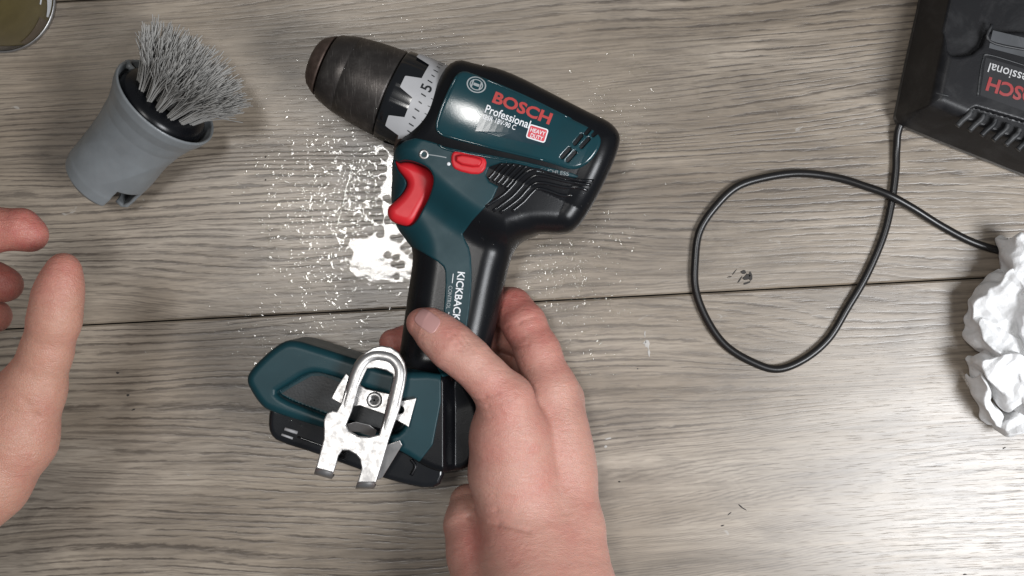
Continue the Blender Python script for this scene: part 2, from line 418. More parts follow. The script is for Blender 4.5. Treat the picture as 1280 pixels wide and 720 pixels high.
# ------------------------------------------------------------------ floor of laminate planks
def wood_mat():
    m, nt, b = new_mat('grey_oak_laminate'); pos = geo_pos(nt); L = nt.links
    oi = N(nt, 'ShaderNodeObjectInfo')
    mp = N(nt, 'ShaderNodeMapping', vector_type='POINT'); mp.inputs['Rotation'].default_value = (0, 0, math.radians(-3.0)); L.new(pos, mp.inputs[0])
    sep = N(nt, 'ShaderNodeSeparateXYZ'); L.new(mp.outputs[0], sep.inputs[0])
    u, v = sep.outputs[0], sep.outputs[1]
    seed = math_n(nt, 'MULTIPLY', oi.outputs['Random'], 37.0)
    def vec(su, sv, so=1.0):
        c = N(nt, 'ShaderNodeCombineXYZ')
        L.new(math_n(nt, 'MULTIPLY', u, su), c.inputs[0]); L.new(math_n(nt, 'MULTIPLY', v, sv), c.inputs[1])
        L.new(math_n(nt, 'MULTIPLY', seed, so), c.inputs[2]); return c.outputs[0]
    # warp of the growth rings
    w1 = noise_node(nt, vec(1.9, 6.0), 1.0, 2, 0.45)
    w2 = noise_node(nt, vec(12, 60), 1.0, 3, 0.5)
    vw = math_n(nt, 'ADD', v, math_n(nt, 'ADD', math_n(nt, 'MULTIPLY', w1, 0.115), math_n(nt, 'MULTIPLY', w2, 0.0042)))
    # ring lines: 1-D noise across the warped coordinate gives uneven spacing
    def ring(freq, so, su=1.2):
        c = N(nt, 'ShaderNodeCombineXYZ'); L.new(math_n(nt, 'MULTIPLY', vw, freq), c.inputs[1]); L.new(math_n(nt, 'MULTIPLY', u, su), c.inputs[0]); L.new(math_n(nt, 'ADD', seed, so), c.inputs[2])
        return noise_node(nt, c.outputs[0], 1.0, 1.5, 0.4)
    w3 = noise_node(nt, vec(110, 420, 1.1), 1.0, 3, 0.6)
    jit = ring(36, 5.0, 0.5)
    ph = math_n(nt, 'ADD', math_n(nt, 'MULTIPLY', vw, 215.0), math_n(nt, 'ADD', math_n(nt, 'MULTIPLY', jit, 5.0), math_n(nt, 'MULTIPLY', w3, 0.55)))
    fr = math_n(nt, 'FRACT', ph)
    line1 = ramp(nt, fr, [(0.0, (0.9,)*3), (0.12, (0.95,)*3), (0.24, (0.15,)*3), (0.55, (0, 0, 0)), (0.84, (0.16,)*3), (1.0, (0.9,)*3)])
    fr2 = math_n(nt, 'FRACT', math_n(nt, 'ADD', math_n(nt, 'MULTIPLY', vw, 520.0), math_n(nt, 'ADD', math_n(nt, 'MULTIPLY', jit, 9.0), math_n(nt, 'MULTIPLY', w3, 1.1))))
    line2 = ramp(nt, fr2, [(0.0, (0.9,)*3), (0.2, (0.9,)*3), (0.42, (0, 0, 0)), (0.8, (0.1,)*3), (1.0, (0.9,)*3)])
    brk3 = noise_node(nt, vec(18, 260, 2.7), 1.0, 3, 0.6)
    l2 = math_n(nt, 'MULTIPLY', line2, ramp(nt, brk3, [(0.42, (0.05,)*3), (0.60, (1, 1, 1))]))
    brk = noise_node(nt, vec(26, 330, 1.3), 1.0, 3, 0.6)
    brk2 = noise_node(nt, vec(2.4, 11, 2.1), 1.0, 3, 0.5)
    lm = math_n(nt, 'MULTIPLY', line1, ramp(nt, brk, [(0.38, (0.10,)*3), (0.52, (1, 1, 1))]))
    lm = math_n(nt, 'MULTIPLY', lm, ramp(nt, brk2, [(0.38, (0.10,)*3), (0.50, (1, 1, 1))]))
    # pores: short dashes
    po = noise_node(nt, vec(60, 1500, 0.7), 1.0, 2, 0.5)
    pm = ramp(nt, po, [(0.60, (0, 0, 0)), (0.72, (1, 1, 1))])
    fine = noise_node(nt, vec(14, 420, 0.4), 1.0, 5, 0.65)
    tone = noise_node(nt, vec(4.0, 15, 0.9), 1.0, 6, 0.62, 0.5)
    blot = noise_node(nt, vec(11, 30, 1.9), 1.0, 5, 0.65, 0.8)
    base = ramp(nt, tone, [(0.30, (0.190, 0.148, 0.106)), (0.48, (0.295, 0.243, 0.187)), (0.68, (0.405, 0.346, 0.280))])
    c = mixc(nt, ramp(nt, blot, [(0.42, (0, 0, 0)), (0.70, (0.75,)*3)]), base, (0.160, 0.131, 0.102))
    c = mixc(nt, 0.45, c, ramp(nt, fine, [(0.32, (0.55,)*3), (0.68, (1.25,)*3)]), 'MULTIPLY')
    c = mixc(nt, math_n(nt, 'MULTIPLY', l2, 0.45), c, (0.085, 0.066, 0.051))
    c = mixc(nt, math_n(nt, 'MULTIPLY', lm, 0.85), c, (0.056, 0.043, 0.034))
    c = mixc(nt, math_n(nt, 'MULTIPLY', pm, 0.5), c, (0.085, 0.070, 0.058))
    # pale worn flecks and dark dents
    fl = noise_node(nt, vec(70, 130, 3.0), 1.0, 4, 0.6, 1.0)
    c = mixc(nt, ramp(nt, fl, [(0.70, (0, 0, 0)), (0.76, (0.5,)*3)]), c, (0.42, 0.40, 0.37))
    L.new(c, b.inputs['Base Color'])
    rr = math_n(nt, 'ADD', 0.25, math_n(nt, 'MULTIPLY', fine, 0.16))
    L.new(rr, b.inputs['Roughness']); b.inputs['Specular IOR Level'].default_value = 0.62
    h = math_n(nt, 'SUBTRACT', math_n(nt, 'MULTIPLY', fine, 0.5), math_n(nt, 'ADD', math_n(nt, 'MULTIPLY', lm, 0.8), math_n(nt, 'MULTIPLY', pm, 0.4)))
    bump(nt, b, h, 0.20, 0.0006)
    return m
WOOD = wood_mat()
GAP = plastic('joint_dark', (0.02, 0.017, 0.014), 0.7)

ang = math.atan2(33.5, 640.0)
ca, sa = math.cos(ang), math.sin(ang)
def wp(a, b, z): return (a*ca-b*sa, a*sa+b*ca, z)
b0 = -9.2   # seam offset in the rotated frame (mm)
W_PL = 203.0
floor = mesh_obj('floor', [wp(-900, -750, -9), wp(900, -750, -9), wp(900, 750, -9), wp(-900, 750, -9)], [[0, 1, 2, 3]], GAP, None, False)
tag(floor, 'grey brown wood laminate floor of wide planks', None, kind='structure')
for i in range(-2, 3):
    lo, hi = b0+i*W_PL+0.45, b0+(i+1)*W_PL-0.45
    ch = 1.0; prof = [(lo, -8), (lo, -1.1), (lo+ch, 0), (hi-ch, 0), (hi, -1.1), (hi, -8)]
    xs = (-850, 850)
    V = [wp(x, bb, zz) for x in xs for bb, zz in prof]; n = len(prof)
    F = [[k, k+n, k+1+n, k+1][::-1] for k in range(n-1)]
    F = [f[::-1] for f in F]
    F = [[k, k+n, k+n+1, k+1] for k in range(n-1)]
    o = mesh_obj('plank', V, F, WOOD, floor, False)
    o.data.flip_normals() if o.data.polygons[2].normal.z < 0 else None

# ------------------------------------------------------------------ the drill
ZC = 46.0
drill = thing('cordless_drill', P(560, 330, 0), 'dark teal and black cordless drill with red trigger held in the hand', 'drill')
H_out = [(567, 79), (600, 88), (632, 94), (700, 128), (737, 146), (759, 155), (771, 168), (773, 180), (766, 203), (749, 240), (732, 271), (718, 289), (702, 293), (672, 291), (648, 294), (625, 302), (560, 262), (500, 205), (495, 188), (508, 174), (526, 152), (544, 117)]
G_out = [(520, 180), (640, 200), (668, 285), (648, 300), (638, 325), (631, 355), (623, 395), (613, 440), (600, 500), (520, 500), (494, 470), (500, 440), (505, 405), (511, 362), (518, 318), (510, 300), (494, 280), (490, 240), (496, 200)]
F_out = [(364, 425), (378, 425), (398, 431), (448, 447), (500, 464), (560, 462), (592, 490), (602, 520), (600, 560), (584, 588), (548, 584), (527, 574), (502, 557), (403, 528), (343, 509), (332, 498), (325, 487), (318, 474), (321, 462), (346, 437)]
R_out = [(346, 500), (342, 522), (344, 538), (354, 548), (400, 562), (445, 579), (500, 598), (540, 606), (556, 598), (560, 560), (480, 530)]
T_out = [(494, 200), (499, 205), (506, 203), (517, 204), (536, 212), (543, 220), (545, 231), (538, 249), (530, 263), (522, 278), (513, 284), (503, 282), (489, 277), (485, 268), (486, 259), (494, 253), (505, 242), (511, 230), (505, 221), (498, 213)]
Pk_out = [(338, 493), (362, 478), (386, 463), (406, 464), (450, 480), (505, 498), (512, 530), (490, 549), (407, 520)]
dH = poly_sdf(chaikin(PL(H_out, ZC))); dG = poly_sdf(chaikin(PL(G_out, ZC))); dF = poly_sdf(chaikin(PL(F_out, 54)))
dR = poly_sdf(chaikin(PL(R_out, 50), 1)); dT = poly_sdf(chaikin(PL(T_out, ZC+8), 2)); dPk = poly_sdf(chaikin(PL(Pk_out, 70), 2))
HC = P(611, 137, 78); HU = np.array([0.917, -0.40]); HU /= np.linalg.norm(HU)
def fH(x, y, z):     # the side is gently domed about the motor axis
    t = (x-HC[0])*HU[0]+(y-HC[1])*HU[1]; s = -(x-HC[0])*HU[1]+(y-HC[1])*HU[0]
    half = 33.5-np.minimum(s*s, 900)/190.0-np.minimum(t*t, 3600)/620.0
    return extr(dH(x, y), z, ZC, half, 12)
def fG(x, y, z): return extr(dG(x, y), z, ZC, 18.5, 17)
def fF(x, y, z):
    d = extr(dF(x, y), z, ZC, 30-14*(lambda t: t*t*(3-2*t))(np.clip((x+39.5)/7, 0, 1)), 4)
    pk = dPk(x, y)
    bank = np.maximum(pk, (64-z)-np.clip(-pk-0.0, 0, 3)*0.9+3)   # pocket with sloping banks
    return smax(d, -np.maximum(pk+0.0, 65-z), 3.5)
def fU(x, y, z):
    u = smin(smin(fH(x, y, z), fG(x, y, z), 12), fF(x, y, z), 9)
    return smax(u, -(dT(x, y)-0.7), 1.2)
Z1 = [(574, 85), (601, 95), (655, 118), (716, 148), (742, 160), (754, 172), (748, 190), (733, 207), (714, 213), (690, 204), (620, 188), (563, 174), (549, 169), (543, 160), (548, 140), (562, 110)]
Z2 = [(488, 188), (513, 172), (540, 178), (562, 187), (640, 200), (692, 212), (722, 219), (722, 224), (700, 221), (662, 207), (614, 205), (606, 225), (629, 237), (577, 290), (581, 299), (588, 312), (590, 345), (588, 377), (582, 420), (576, 470), (545, 470), (549, 430), (554, 391), (557, 342), (553, 331), (527, 315), (508, 306), (490, 285), (480, 240)]
Z3 = [(364, 415), (378, 417), (448, 440), (500, 458), (553, 466), (553, 500), (543, 552), (526, 574), (502, 560), (403, 531), (343, 512), (322, 505), (305, 474), (310, 455)]
dZ1 = poly_sdf(chaikin(PL(Z1, 77), 2)); dZ2 = poly_sdf(chaikin(PL(Z2, 68), 1)); dZ3 = poly_sdf(PL(Z3, 62))
VENTS = [((727, 169), (719, 179)), ((736, 173), (727, 183)), ((712, 186), (703, 196)), ((719, 190), (710, 200)), ((748, 162), (742, 168)), ((737, 161), (733, 166))]
VP = [(P(*a, 78), P(*b, 78)) for a, b in VENTS]
def f_shell(x, y, z):
    d = smax(fH(x, y, z)-1.3, dZ1(x, y), 2.4)
    for a, b in VP:
        e = b-a; L2 = e@e
        t = np.clip(((x-a[0])*e[0]+(y-a[1])*e[1])/L2, 0, 1)
        d = smax(d, -(np.sqrt((x-a[0]-e[0]*t)**2+(y-a[1]-e[1]*t)**2)-1.15), 0.5)
    return np.maximum(d, 60-z)
def f_hand(x, y, z): return smax(fU(x, y, z)-0.7, dZ2(x, y), 1.0)
def f_foot(x, y, z): return smax(fU(x, y, z)-0.6, dZ3(x, y), 1.0)
def f_all(x, y, z): return np.minimum(np.minimum(fU(x, y, z), f_shell(x, y, z)), np.minimum(f_hand(x, y, z), f_foot(x, y, z)))
HB = 0.85
sdf_obj('rubber_housing', fU, (-160, -125, 10), (70, 145, 82), HB, BLACK, drill)
sdf_obj('upper_shell', f_shell, (-55, 60, 58), (62, 140, 84), 0.6, TEAL, drill)
sdf_obj('handle_shell', f_hand, (-80, -60, 12), (48, 100, 84), 0.75, TEAL2, drill)
sdf_obj('foot', f_foot, (-160, -115, 10), (-20, -30, 82), 0.8, TEAL2, drill)
def f_rail(x, y, z):
    d = extr(dR(x, y), z, ZC, 23, 3)
    return d
sdf_obj('battery_rail', f_rail, (-160, -125, 20), (-30, -60, 72), 0.9, BLACKG, drill)
def f_trig(x, y, z): return extr(dT(x, y), z, ZC, 17, 5.5)
sdf_obj('trigger', f_trig, (-82, 30, 26), (-40, 85, 66), 0.6, RED, drill)

# chuck and torque collar about one axis
KA = 0.5*(1-ZC/CAM_H)
UA = np.array([0.917, -0.40, 0.0]); UA /= np.linalg.norm(UA)
OA = P(490, 118, ZC)
def LP(prof): return [(t*KA, r*KA) for t, r in prof]
v, f = lathe(LP([(-60, 8), (-106, 9), (-107.5, 12), (-108, 22), (-106.5, 26), (-103, 31), (-93, 38), (-90.5, 39.3), (-89.6, 38.3), (-89.4, 32)]), OA, UA, 80)
mesh_obj('chuck_nose', v, f, NOSE, drill)
v, f = lathe(LP([(-88, 32), (-87.2, 40.0), (-86, 42), (-80, 44.2), (-70, 47.5), (-60, 50), (-59.2, 49.5), (-58.4, 50.3), (-40, 53), (-20, 55), (-4, 56.2), (-1.5, 55.6), (-0.8, 50)]), OA, UA, 96)
mesh_obj('chuck_sleeve', v, f, CHUCK, drill)
def collar():
    n = 168; V = []; F = []
    prof = [(-1, 48), (0, 56), (2, 58.3), (8, 59), (30, 60), (62, 60.2), (66, 58)]
    ax = UA; b = np.array([0, 0, 1.0]); a = np.cross(b, ax)
    for t, r in prof:
        for k in range(n):
            q = 2*math.pi*k/n
            g = 1.0 if (k % 24) < 15 or t < 1 or t > 31 else 0.985
            rr = r*g*KA; V.append(OA+ax*t*KA+rr*(a*math.cos(q)+b*math.sin(q)))
    for i in range(len(prof)-1):
        for k in range(n):
            k2 = (k+1) % n; F.append([i*n+k, (i+1)*n+k, (i+1)*n+k2, i*n+k2])
    return V, F
v, f = collar(); col_o = mesh_obj('torque_collar', v, f, BLACKG, drill)
def col_pt(t, th, r):   # th: 0 faces the camera, positive towards the handle
    side = np.array([UA[1], -UA[0], 0]); side = side if side[1] < 0 else -side
    return OA+UA*t*KA+r*KA*(math.cos(th)*np.array([0, 0, 1.0])+math.sin(th)*side)
def silver():
    V, F = [], []; n = 360; cen = [-64, -13, 37, 88.5, 140, 191, 243, 295]
    for k in range(n+1):
        d = k-180.0; dm = min(abs((d-c+180) % 360-180) for c in [-64, -13, 37, 88, 139, 190, 242])
        tf = 14 if dm < 7.5 else (33 if dm > 13 else 14+(dm-7.5)/5.5*19)
        for s in range(6): V.append(col_pt(tf+(64-tf)*s/5, math.radians(d), 60.9))
    for k in range(n):
        for s in range(5): F.append([k*6+s, k*6+s+1, (k+1)*6+s+1, (k+1)*6+s][::-1])
    return V, F
v, f = silver(); so = mesh_obj('silver_scale_band', v, f, SILVER, col_o, True)
tv, tf = text_mesh('5', 0.01)
def col_text(s, th0, t0, sz):
    V, F = text_mesh(s, 0.015); lo = V.min(0); hi = V.max(0); c = (lo+hi)/2
    out = []
    for p in V:
        q = (p-c)*sz     # px; text baseline runs along the circumference
        out.append(col_pt(t0-q[1], math.radians(th0)-q[0]/60.0, 61.4))
    return out, F
v, f = col_text('5', -17, 43.5, 19); mesh_obj('scale_number', v, f, DARKP, col_o, False)
V, F = [], []
for k in range(-7, 8):
    th = -17+k*9.2
    if k == 0: continue
    ln = 3.2 if k % 2 else 2.2
    q = [col_pt(44-ln, math.radians(th-1.2), 61.3), col_pt(44+ln, math.radians(th-0.2), 61.3), col_pt(44+ln, math.radians(th+1.3), 61.3), col_pt(44-ln, math.radians(th+0.3), 61.3)]
    n = len(V); V += q; F.append([n, n+1, n+2, n+3])
    q = [col_pt(54, math.radians(th-0.4), 61.3), col_pt(58, math.radians(th-0.4), 61.3), col_pt(58, math.radians(th+0.5), 61.3), col_pt(54, math.radians(th+0.5), 61.3)]
    n = len(V); V += q; F.append([n, n+1, n+2, n+3])
mesh_obj('scale_ticks', V, F, DARKP, col_o, False)
v, f = lathe(LP([(28, 30), (30, 56.5), (36, 57.8), (60, 58)]), OA+np.array([-1.5, -4.5, -3]), UA, 80)
mesh_obj('gearbox_ring', v, f, NOSE, drill)

# top spine, ribs, switch, screw
def ridge(name, pts, rad, mat, par, f=f_all, lift=0.0):
    q = spline([(a, b) for a, b in pts], 6); s = on_surf(f, q[:, 0], q[:, 1], 72, lift)
    V, F = tube(s, rad, 8); return mesh_obj(name, V, F, mat, par)
for p in [[(628, 204), (620, 213), (610, 224)], [(636, 205), (627, 214), (616, 227)], [(643, 205), (633, 216), (621, 230)], [(651, 206), (640, 217), (626, 233)], [(659, 207), (647, 219), (631, 236)]]:
    ridge('grip_rib', p, 0.9, BLACKG, drill, f_all, 0.2)
for p in [[(607, 258), (631, 242), (650, 222), (662, 213), (674, 212), (700, 219), (722, 225), (742, 226)],
          [(616, 264), (640, 246), (656, 229), (668, 220), (680, 220), (705, 226), (722, 229), (738, 231)],
          [(625, 266), (648, 249), (660, 236), (670, 229), (682, 229), (706, 234), (722, 234), (734, 238)],
          [(640, 264), (655, 252), (664, 242), (672, 236), (684, 238), (702, 244), (716, 244)]]:
    ridge('grip_rib', p, 1.0, BLACKG, drill, fU, 0.1)
for p in ([(576, 87), (564, 108), (551, 138), (546, 158), (551, 167), (566, 172), (620, 186), (684, 201)], [(601, 97), (655, 120), (714, 149)]):
    ridge('shell_glint_bead', p, 0.75, GLINT_BEAD, drill, f_shell, -0.1)  # bead added along the shell edges so a thin highlight shows there
ridge('ledge_glint_bead', [(548, 181), (564, 188), (640, 202), (690, 214)], 0.7, GLINT_BEAD, drill, f_all, 0.0)  # bead added on the ledge, also only to draw a highlight line
sw = decal_poly('tmp', [(565, 193), (570, 189), (600, 195), (608, 200), (605, 213), (594, 218), (572, 213), (565, 206)], f_all, RED, None, 0.0)
bpy.data.objects.remove(sw)
dS = poly_sdf(chaikin(PL([(564, 192), (570, 188), (602, 195), (609, 200), (606, 214), (595, 219), (570, 213), (564, 206)], 76), 1))
zs_ = float(on_surf(f_all, [586], [204])[0, 2])
dS2 = poly_sdf(chaikin(PL([(570, 192), (600, 197), (603, 202), (598, 209), (570, 204)], 80), 1))
def f_sw(x, y, z): return smin(extr(dS(x, y), z, zs_-4, 5.6, 1.4), extr(dS2(x, y), z, zs_, 4.2, 1.2), 1.0)
sdf_obj('direction_switch', f_sw, (-42, 60, zs_-10), (-8, 85, zs_+8), 0.45, RED, drill)
c = on_surf(f_all, [530], [193], 72)[0]
scr = mesh_obj('housing_screw', *lathe([(-0.3, 2.9), (0.5, 2.7), (0.5, 1.5), (-0.6, 1.3), (-0.6, 0.01)], c, (0, 0, 1), 24, (1, 0, 0)), STEEL, drill)
c = on_surf(f_all, [561], [205], 72)[0]
mesh_obj('direction_mark', *lathe([(0.4, 1.0), (0.6, 0.7), (0.6, 0.01)], c, (0, 0, 1), 16, (1, 0, 0)), WHITEP, drill)
ridge('shell_line', [(534, 193), (548, 195), (558, 197)], 0.35, GREYP, drill, f_all, 0.0)

# printing on the shell
shell = bpy.data.objects['upper_shell']; hshell = bpy.data.objects['handle_shell']
decal_poly('label_sticker', [(603, 141), (632, 151), (661, 161), (690, 172), (686, 184), (655, 178), (624, 171), (594, 164)], f_shell, STICK, drill, 0.18)
decal_text('brand_text', 'BOSCH', 614.5, 128, 21.5, 77, 15, f_shell, REDP, drill, 0.035, 0.35)
decal_text('professional_text', 'Professional', 605.5, 140.5, 20.5, 59, 10.5, f_shell, WHITEP, drill, 0.012, 0.5)
decal_text('model_text', 'GSR 18V-90 C', 603, 148.5, 19.5, 43, 6.5, f_shell, WHITEP, drill, 0.01, 0.5)
def rr_box(cu, cv, w_, h_, ang_, r=2.5):
    a = math.radians(ang_); pts = []
    for sx, sy, q0 in ((1, 1, 0), (-1, 1, 90), (-1, -1, 180), (1, -1, 270)):
        for k in range(5):
            q = math.radians(q0+k*22.5); x = sx*(w_/2-r)+r*math.cos(q); y = sy*(h_/2-r)+r*math.sin(q)
            pts.append((cu+x*math.cos(a)-y*math.sin(a), cv+x*math.sin(a)+y*math.cos(a)))
    return pts
bd = decal_poly('badge', rr_box(671.5, 167, 25, 18, 17, 3), f_shell, WHITEP, drill, 0.45)
decal_poly('badge_fill', rr_box(671.5, 167, 22, 15, 17, 2), f_shell, plastic('badge_red', (0.60, 0.05, 0.07), 0.4), bd, 0.55)
decal_text('badge_text', 'HEAVY', 662.5, 164.5, 17, 19, 5.2, f_shell, WHITEP, bd, 0.01, 0.65)
decal_text('badge_text', 'DUTY', 662.5, 171.5, 17, 16, 5.2, f_shell, WHITEP, bd, 0.01, 0.65)
rl = decal_ring('emblem', 595.5, 106, 12.5, 10.8, 0.80, 20, f_shell, GREYP, drill, 0.3)
decal_ring('emblem_ring', 595.5, 106, 8.6, 7.2, 0.80, 20, f_shell, GREYP, rl, 0.3)
decal_poly('emblem_bar', rr_box(595.5, 106, 7.5, 3.4, 20, 0.6), f_shell, GREYP, rl, 0.3)
decal_poly('emblem_bar', rr_box(590.5, 104.2, 1.8, 11, 20, 0.5), f_shell, GREYP, rl, 0.3)
decal_poly('emblem_bar', rr_box(600.5, 107.8, 1.8, 11, 20, 0.5), f_shell, GREYP, rl, 0.3)
decal_text('brushless_text', 'BRUSHLESS', 671, 214.5, 8, 40, 5, f_all, GREYP, drill, 0.0, 0.6)
decal_text('kickback_text', 'KICKBACK', 572, 339.5, 96.5, 61, 9.5, f_all, WHITEP, drill, 0.015, 0.35)
decal_text('control_text', 'CONTROL', 561.0, 357, 96.5, 29, 4.8, f_all, GREYP, drill, 0.0, 0.35)
decal_poly('control_line', rr_box(566, 348, 12, 0.9, 96.5, 0.3), f_all, WHITEP, drill, 0.35)
decal_poly('control_line', rr_box(560.5, 396, 12, 0.9, 96.5, 0.3), f_all, WHITEP, drill, 0.35)
# silver top edge line of the shell
decal_poly('pocket_floor', [(352, 492), (368, 482), (390, 470), (404, 470), (446, 486), (498, 503), (503, 528), (488, 541), (408, 514), (380, 504)], f_all, plastic('pocket_grey', (0.016, 0.018, 0.020), 0.5, 0.3, 0.3, 700), drill, 0.25)
# small details of the battery rail
for (a, b2, w2) in [((356, 536), (372, 541), 1.0), ((352, 543), (366, 548), 0.7)]:
    q = np.array([a, b2], float); s = on_surf(f_rail, q[:, 0], q[:, 1], 66, 0.2); V, F = tube(s, w2, 8); mesh_obj('contact_slot', V, F, SILVER, drill)
ridge('rail_edge', [(372, 546), (400, 556), (430, 568)], 0.6, BLACKG, drill, f_rail, 0.2)
ridge('latch_groove', [(514, 574), (519, 583), (514, 594)], 1.0, BLACK, drill, f_rail, 0.2)

# ------------------------------------------------------------------ belt clip (part of the drill)
clip = None
ZL = lambda u, v: 86+(v-432)*0.045
loop_o = [(440, 470), (443, 460), (449, 449), (457, 440), (467, 434), (477, 432), (489, 434), (499, 441), (506, 453), (508, 466), (506, 482), (500, 510), (493, 530), (486, 550), (478, 578), (473, 594), (470, 603), (447, 603), (452, 585), (450, 574), (445, 568), (436, 563), (428, 563), (423, 570), (420, 582), (417, 591), (395, 585), (399, 570), (405, 548), (405, 524), (409, 516), (416, 513), (421, 514), (426, 505), (432, 488)]
loop_h = [(459, 461), (470, 460), (483, 463), (491, 468), (493, 478), (488, 500), (481, 522), (474, 543), (462, 546), (448, 545), (436, 538), (433, 531), (440, 514), (449, 482)]
clip = plate('belt_clip', [loop_o, loop_h[::-1]], ZL, 2.4, 0.7, STEEL, drill)
clip['label'] = 'shiny nickel belt clip screwed to the foot'
q = spline([(424, 528), (432, 508), (441, 482), (449, 461), (458, 450), (468, 445), (478, 445), (489, 448), (497, 456), (500, 467), (497, 484), (490, 512), (482, 536), (474, 560)], 6)
ta = np.clip(np.minimum(np.arange(len(q)), np.arange(len(q))[::-1])/14.0, 0, 1)**0.6
V, F = tube([P(a, b2, ZL(a, b2)-1.6) for a, b2 in q], 1.2+2.7*ta, 16); mesh_obj('clip_ridge', V, F, STEEL, clip)
ZB = lambda u, v: 79.0+(v-500)*0.05
plate('clip_base', [[(433, 466), (440, 474), (458, 486), (487, 492), (500, 501), (521, 497), (516, 515), (511, 534), (494, 524), (484, 519), (450, 507), (440, 508), (425, 504), (414, 498), (422, 482)],
      [(500+5*math.cos(-k), 512+5*math.sin(-k)) for k in np.linspace(0, 6.28, 14)[:-1]]], ZB, 2.0, 0.5, STEEL, clip)
plate('clip_bridge', [[(434, 530), (445, 527), (462, 531), (471, 538), (468, 547), (450, 540), (437, 539)]], lambda u, v: 84+(538-v)*0.3, 1.6, 0.4, STEEL, clip)
plate('clip_side', [[(483, 556), (500, 550), (503, 556), (478, 597), (471, 600)]], lambda u, v: 82+(575-v)*0.10, 1.6, 0.4, STEEL, clip)
for pr in ([(395, 584), (417, 590), (415, 598), (393, 592)], [(447, 602), (470, 602), (467, 612), (445, 611)]):
    # bent-down ends of the prongs
    top = [P(*pr[0], ZL(0, 590)), P(*pr[1], ZL(0, 590))]; V = []
    for k in range(7):
        q = k/6*math.pi/2; R = 5.0
        for e in (0, 1):
            d = np.array([-0.35, -0.94, 0]); V.append(top[e]+d*R*math.sin(q)+np.array([0, 0, -R*(1-math.cos(q))]))
    for e in (0, 1): V.append(V[-2]+np.array([0, 0, -8]))
    V = np.array(V); V2 = V+np.array([0.5, 1.4, -0.8])
    n = len(V); F = []
    for k in range(7): F.append([2*k, 2*k+2, 2*k+3, 2*k+1]); F.append([n+2*k, n+2*k+1, n+2*k+3, n+2*k+2]); F.append([2*k, n+2*k, n+2*k+2, 2*k+2]); F.append([2*k+1, 2*k+3, n+2*k+3, n+2*k+1])
    mesh_obj('clip_prong', np.vstack([V, V2]), F, STEEL, clip)
c = P(468, 500, ZB(0, 500)+1.0)
scw = mesh_obj('clip_screw', *lathe([(-0.5, 4.6), (0.7, 4.5), (1.2, 3.9), (1.25, 2.4), (0.3, 2.0), (0.3, 0.01)], c, (0, 0, 1), 32, (1, 0, 0)), STEEL, clip)
for k in range(2):
    a = math.radians(20+90*k); d = np.array([math.cos(a), math.sin(a), 0])*2.6; e = np.array([-d[1], d[0], 0])*0.2
    V = [c+d+e+[0, 0, 1.35], c-d+e+[0, 0, 1.35], c-d-e+[0, 0, 1.35], c+d-e+[0, 0, 1.35]]
    mesh_obj('screw_slot', V, [[0, 1, 2, 3]], DARKP, clip, False)
v, f = lathe([(1.3, 4.3), (1.3, 3.7)], c, (0, 0, 1), 32, (1, 0, 0)); mesh_obj('screw_rim', v, f, DARKP, clip, False)

# ------------------------------------------------------------------ hands
def chain(pts): return [(P(u, v, z), r) for u, v, z, r in pts]
def hand_fn(chains, k_in=4.0, k_out=6.0, ks=None, extra=None, grooves=()):
    ch = [chain(c) for c in chains]
    def one(x, y, z, c):
        d = None
        for (a, ra), (b, rb) in zip(c[:-1], c[1:]):
            q = cone(x, y, z, a, b, ra, rb); d = q if d is None else smin(d, q, k_in)
        return d
    def f(x, y, z):
        d = None
        for i, c in enumerate(ch):
            q = one(x, y, z, c); kk = ks[i] if ks else k_out
            d = q if d is None else smin(d, q, kk)
        for (a, b, wd, dep) in grooves:     # creases pressed into the skin
            q = cone(x, y, z, a, b, 0, 0); d = d+dep*np.exp(-(q/wd)**2)
        return d
    return f
def creases(f, lines):
    out = []
    for (a, b, wd, dep) in lines:
        s = on_surf(f, [a[0], (a[0]+b[0])/2, b[0]], [a[1], (a[1]+b[1])/2, b[1]], 85)
        out += [(s[0], s[1], wd, dep), (s[1], s[2], wd, dep)]
    return out
def flush_attr(o, spots):
    me = o.data; n = len(me.vertices); co = np.empty(n*3); me.vertices.foreach_get('co', co); co = co.reshape(-1, 3)/S
    a = np.zeros(n)
    for c, r, s in spots: a = np.maximum(a, s*np.exp(-((co-c)**2).sum(1)/(r*r)))
    at = me.attributes.new('flush', 'FLOAT', 'POINT'); at.data.foreach_set('value', a.astype(np.float32))

thumb = [(524, 403, 72, 7.0), (534, 407, 73, 9.6), (549, 419, 75, 11.8), (566, 434, 77, 12.8), (586, 450, 78, 12.2), (608, 472, 77, 12.2), (632, 500, 74, 15.5), (637, 545, 66, 22.5), (642, 590, 60, 25.5), (654, 640, 58, 26), (662, 700, 66, 30), (672, 790, 92, 34)]
index = [(655, 640, 50, 20), (690, 560, 48, 17), (688, 488, 46, 15.5), (672, 440, 42, 12.8), (655, 405, 36, 12.4), (640, 385, 28, 11.5), (612, 376, 15, 10), (575, 376, 11, 9), (545, 380, 11, 8)]
middle = [(690, 650, 44, 20), (702, 570, 38, 17), (697, 500, 32, 15), (672, 438, 21, 11.5), (650, 420, 16, 10.5), (600, 418, 11, 9.5), (545, 424, 12, 9), (510, 426, 17, 8.8), (491, 428, 22, 8.2)]
ring = [(690, 660, 38, 20), (708, 590, 28, 16), (702, 540, 24, 15), (675, 480, 13, 10.5), (620, 462, 9.5, 9), (570, 462, 9, 8.5)]
pinky = [(680, 680, 38, 20), (700, 620, 26, 16), (690, 560, 20, 14), (650, 515, 10, 9.5), (600, 505, 8.5, 8)]
back = [(700, 540, 48, 14), (712, 600, 50, 14), (718, 660, 58, 17), (726, 740, 76, 20), (732, 800, 92, 22)]
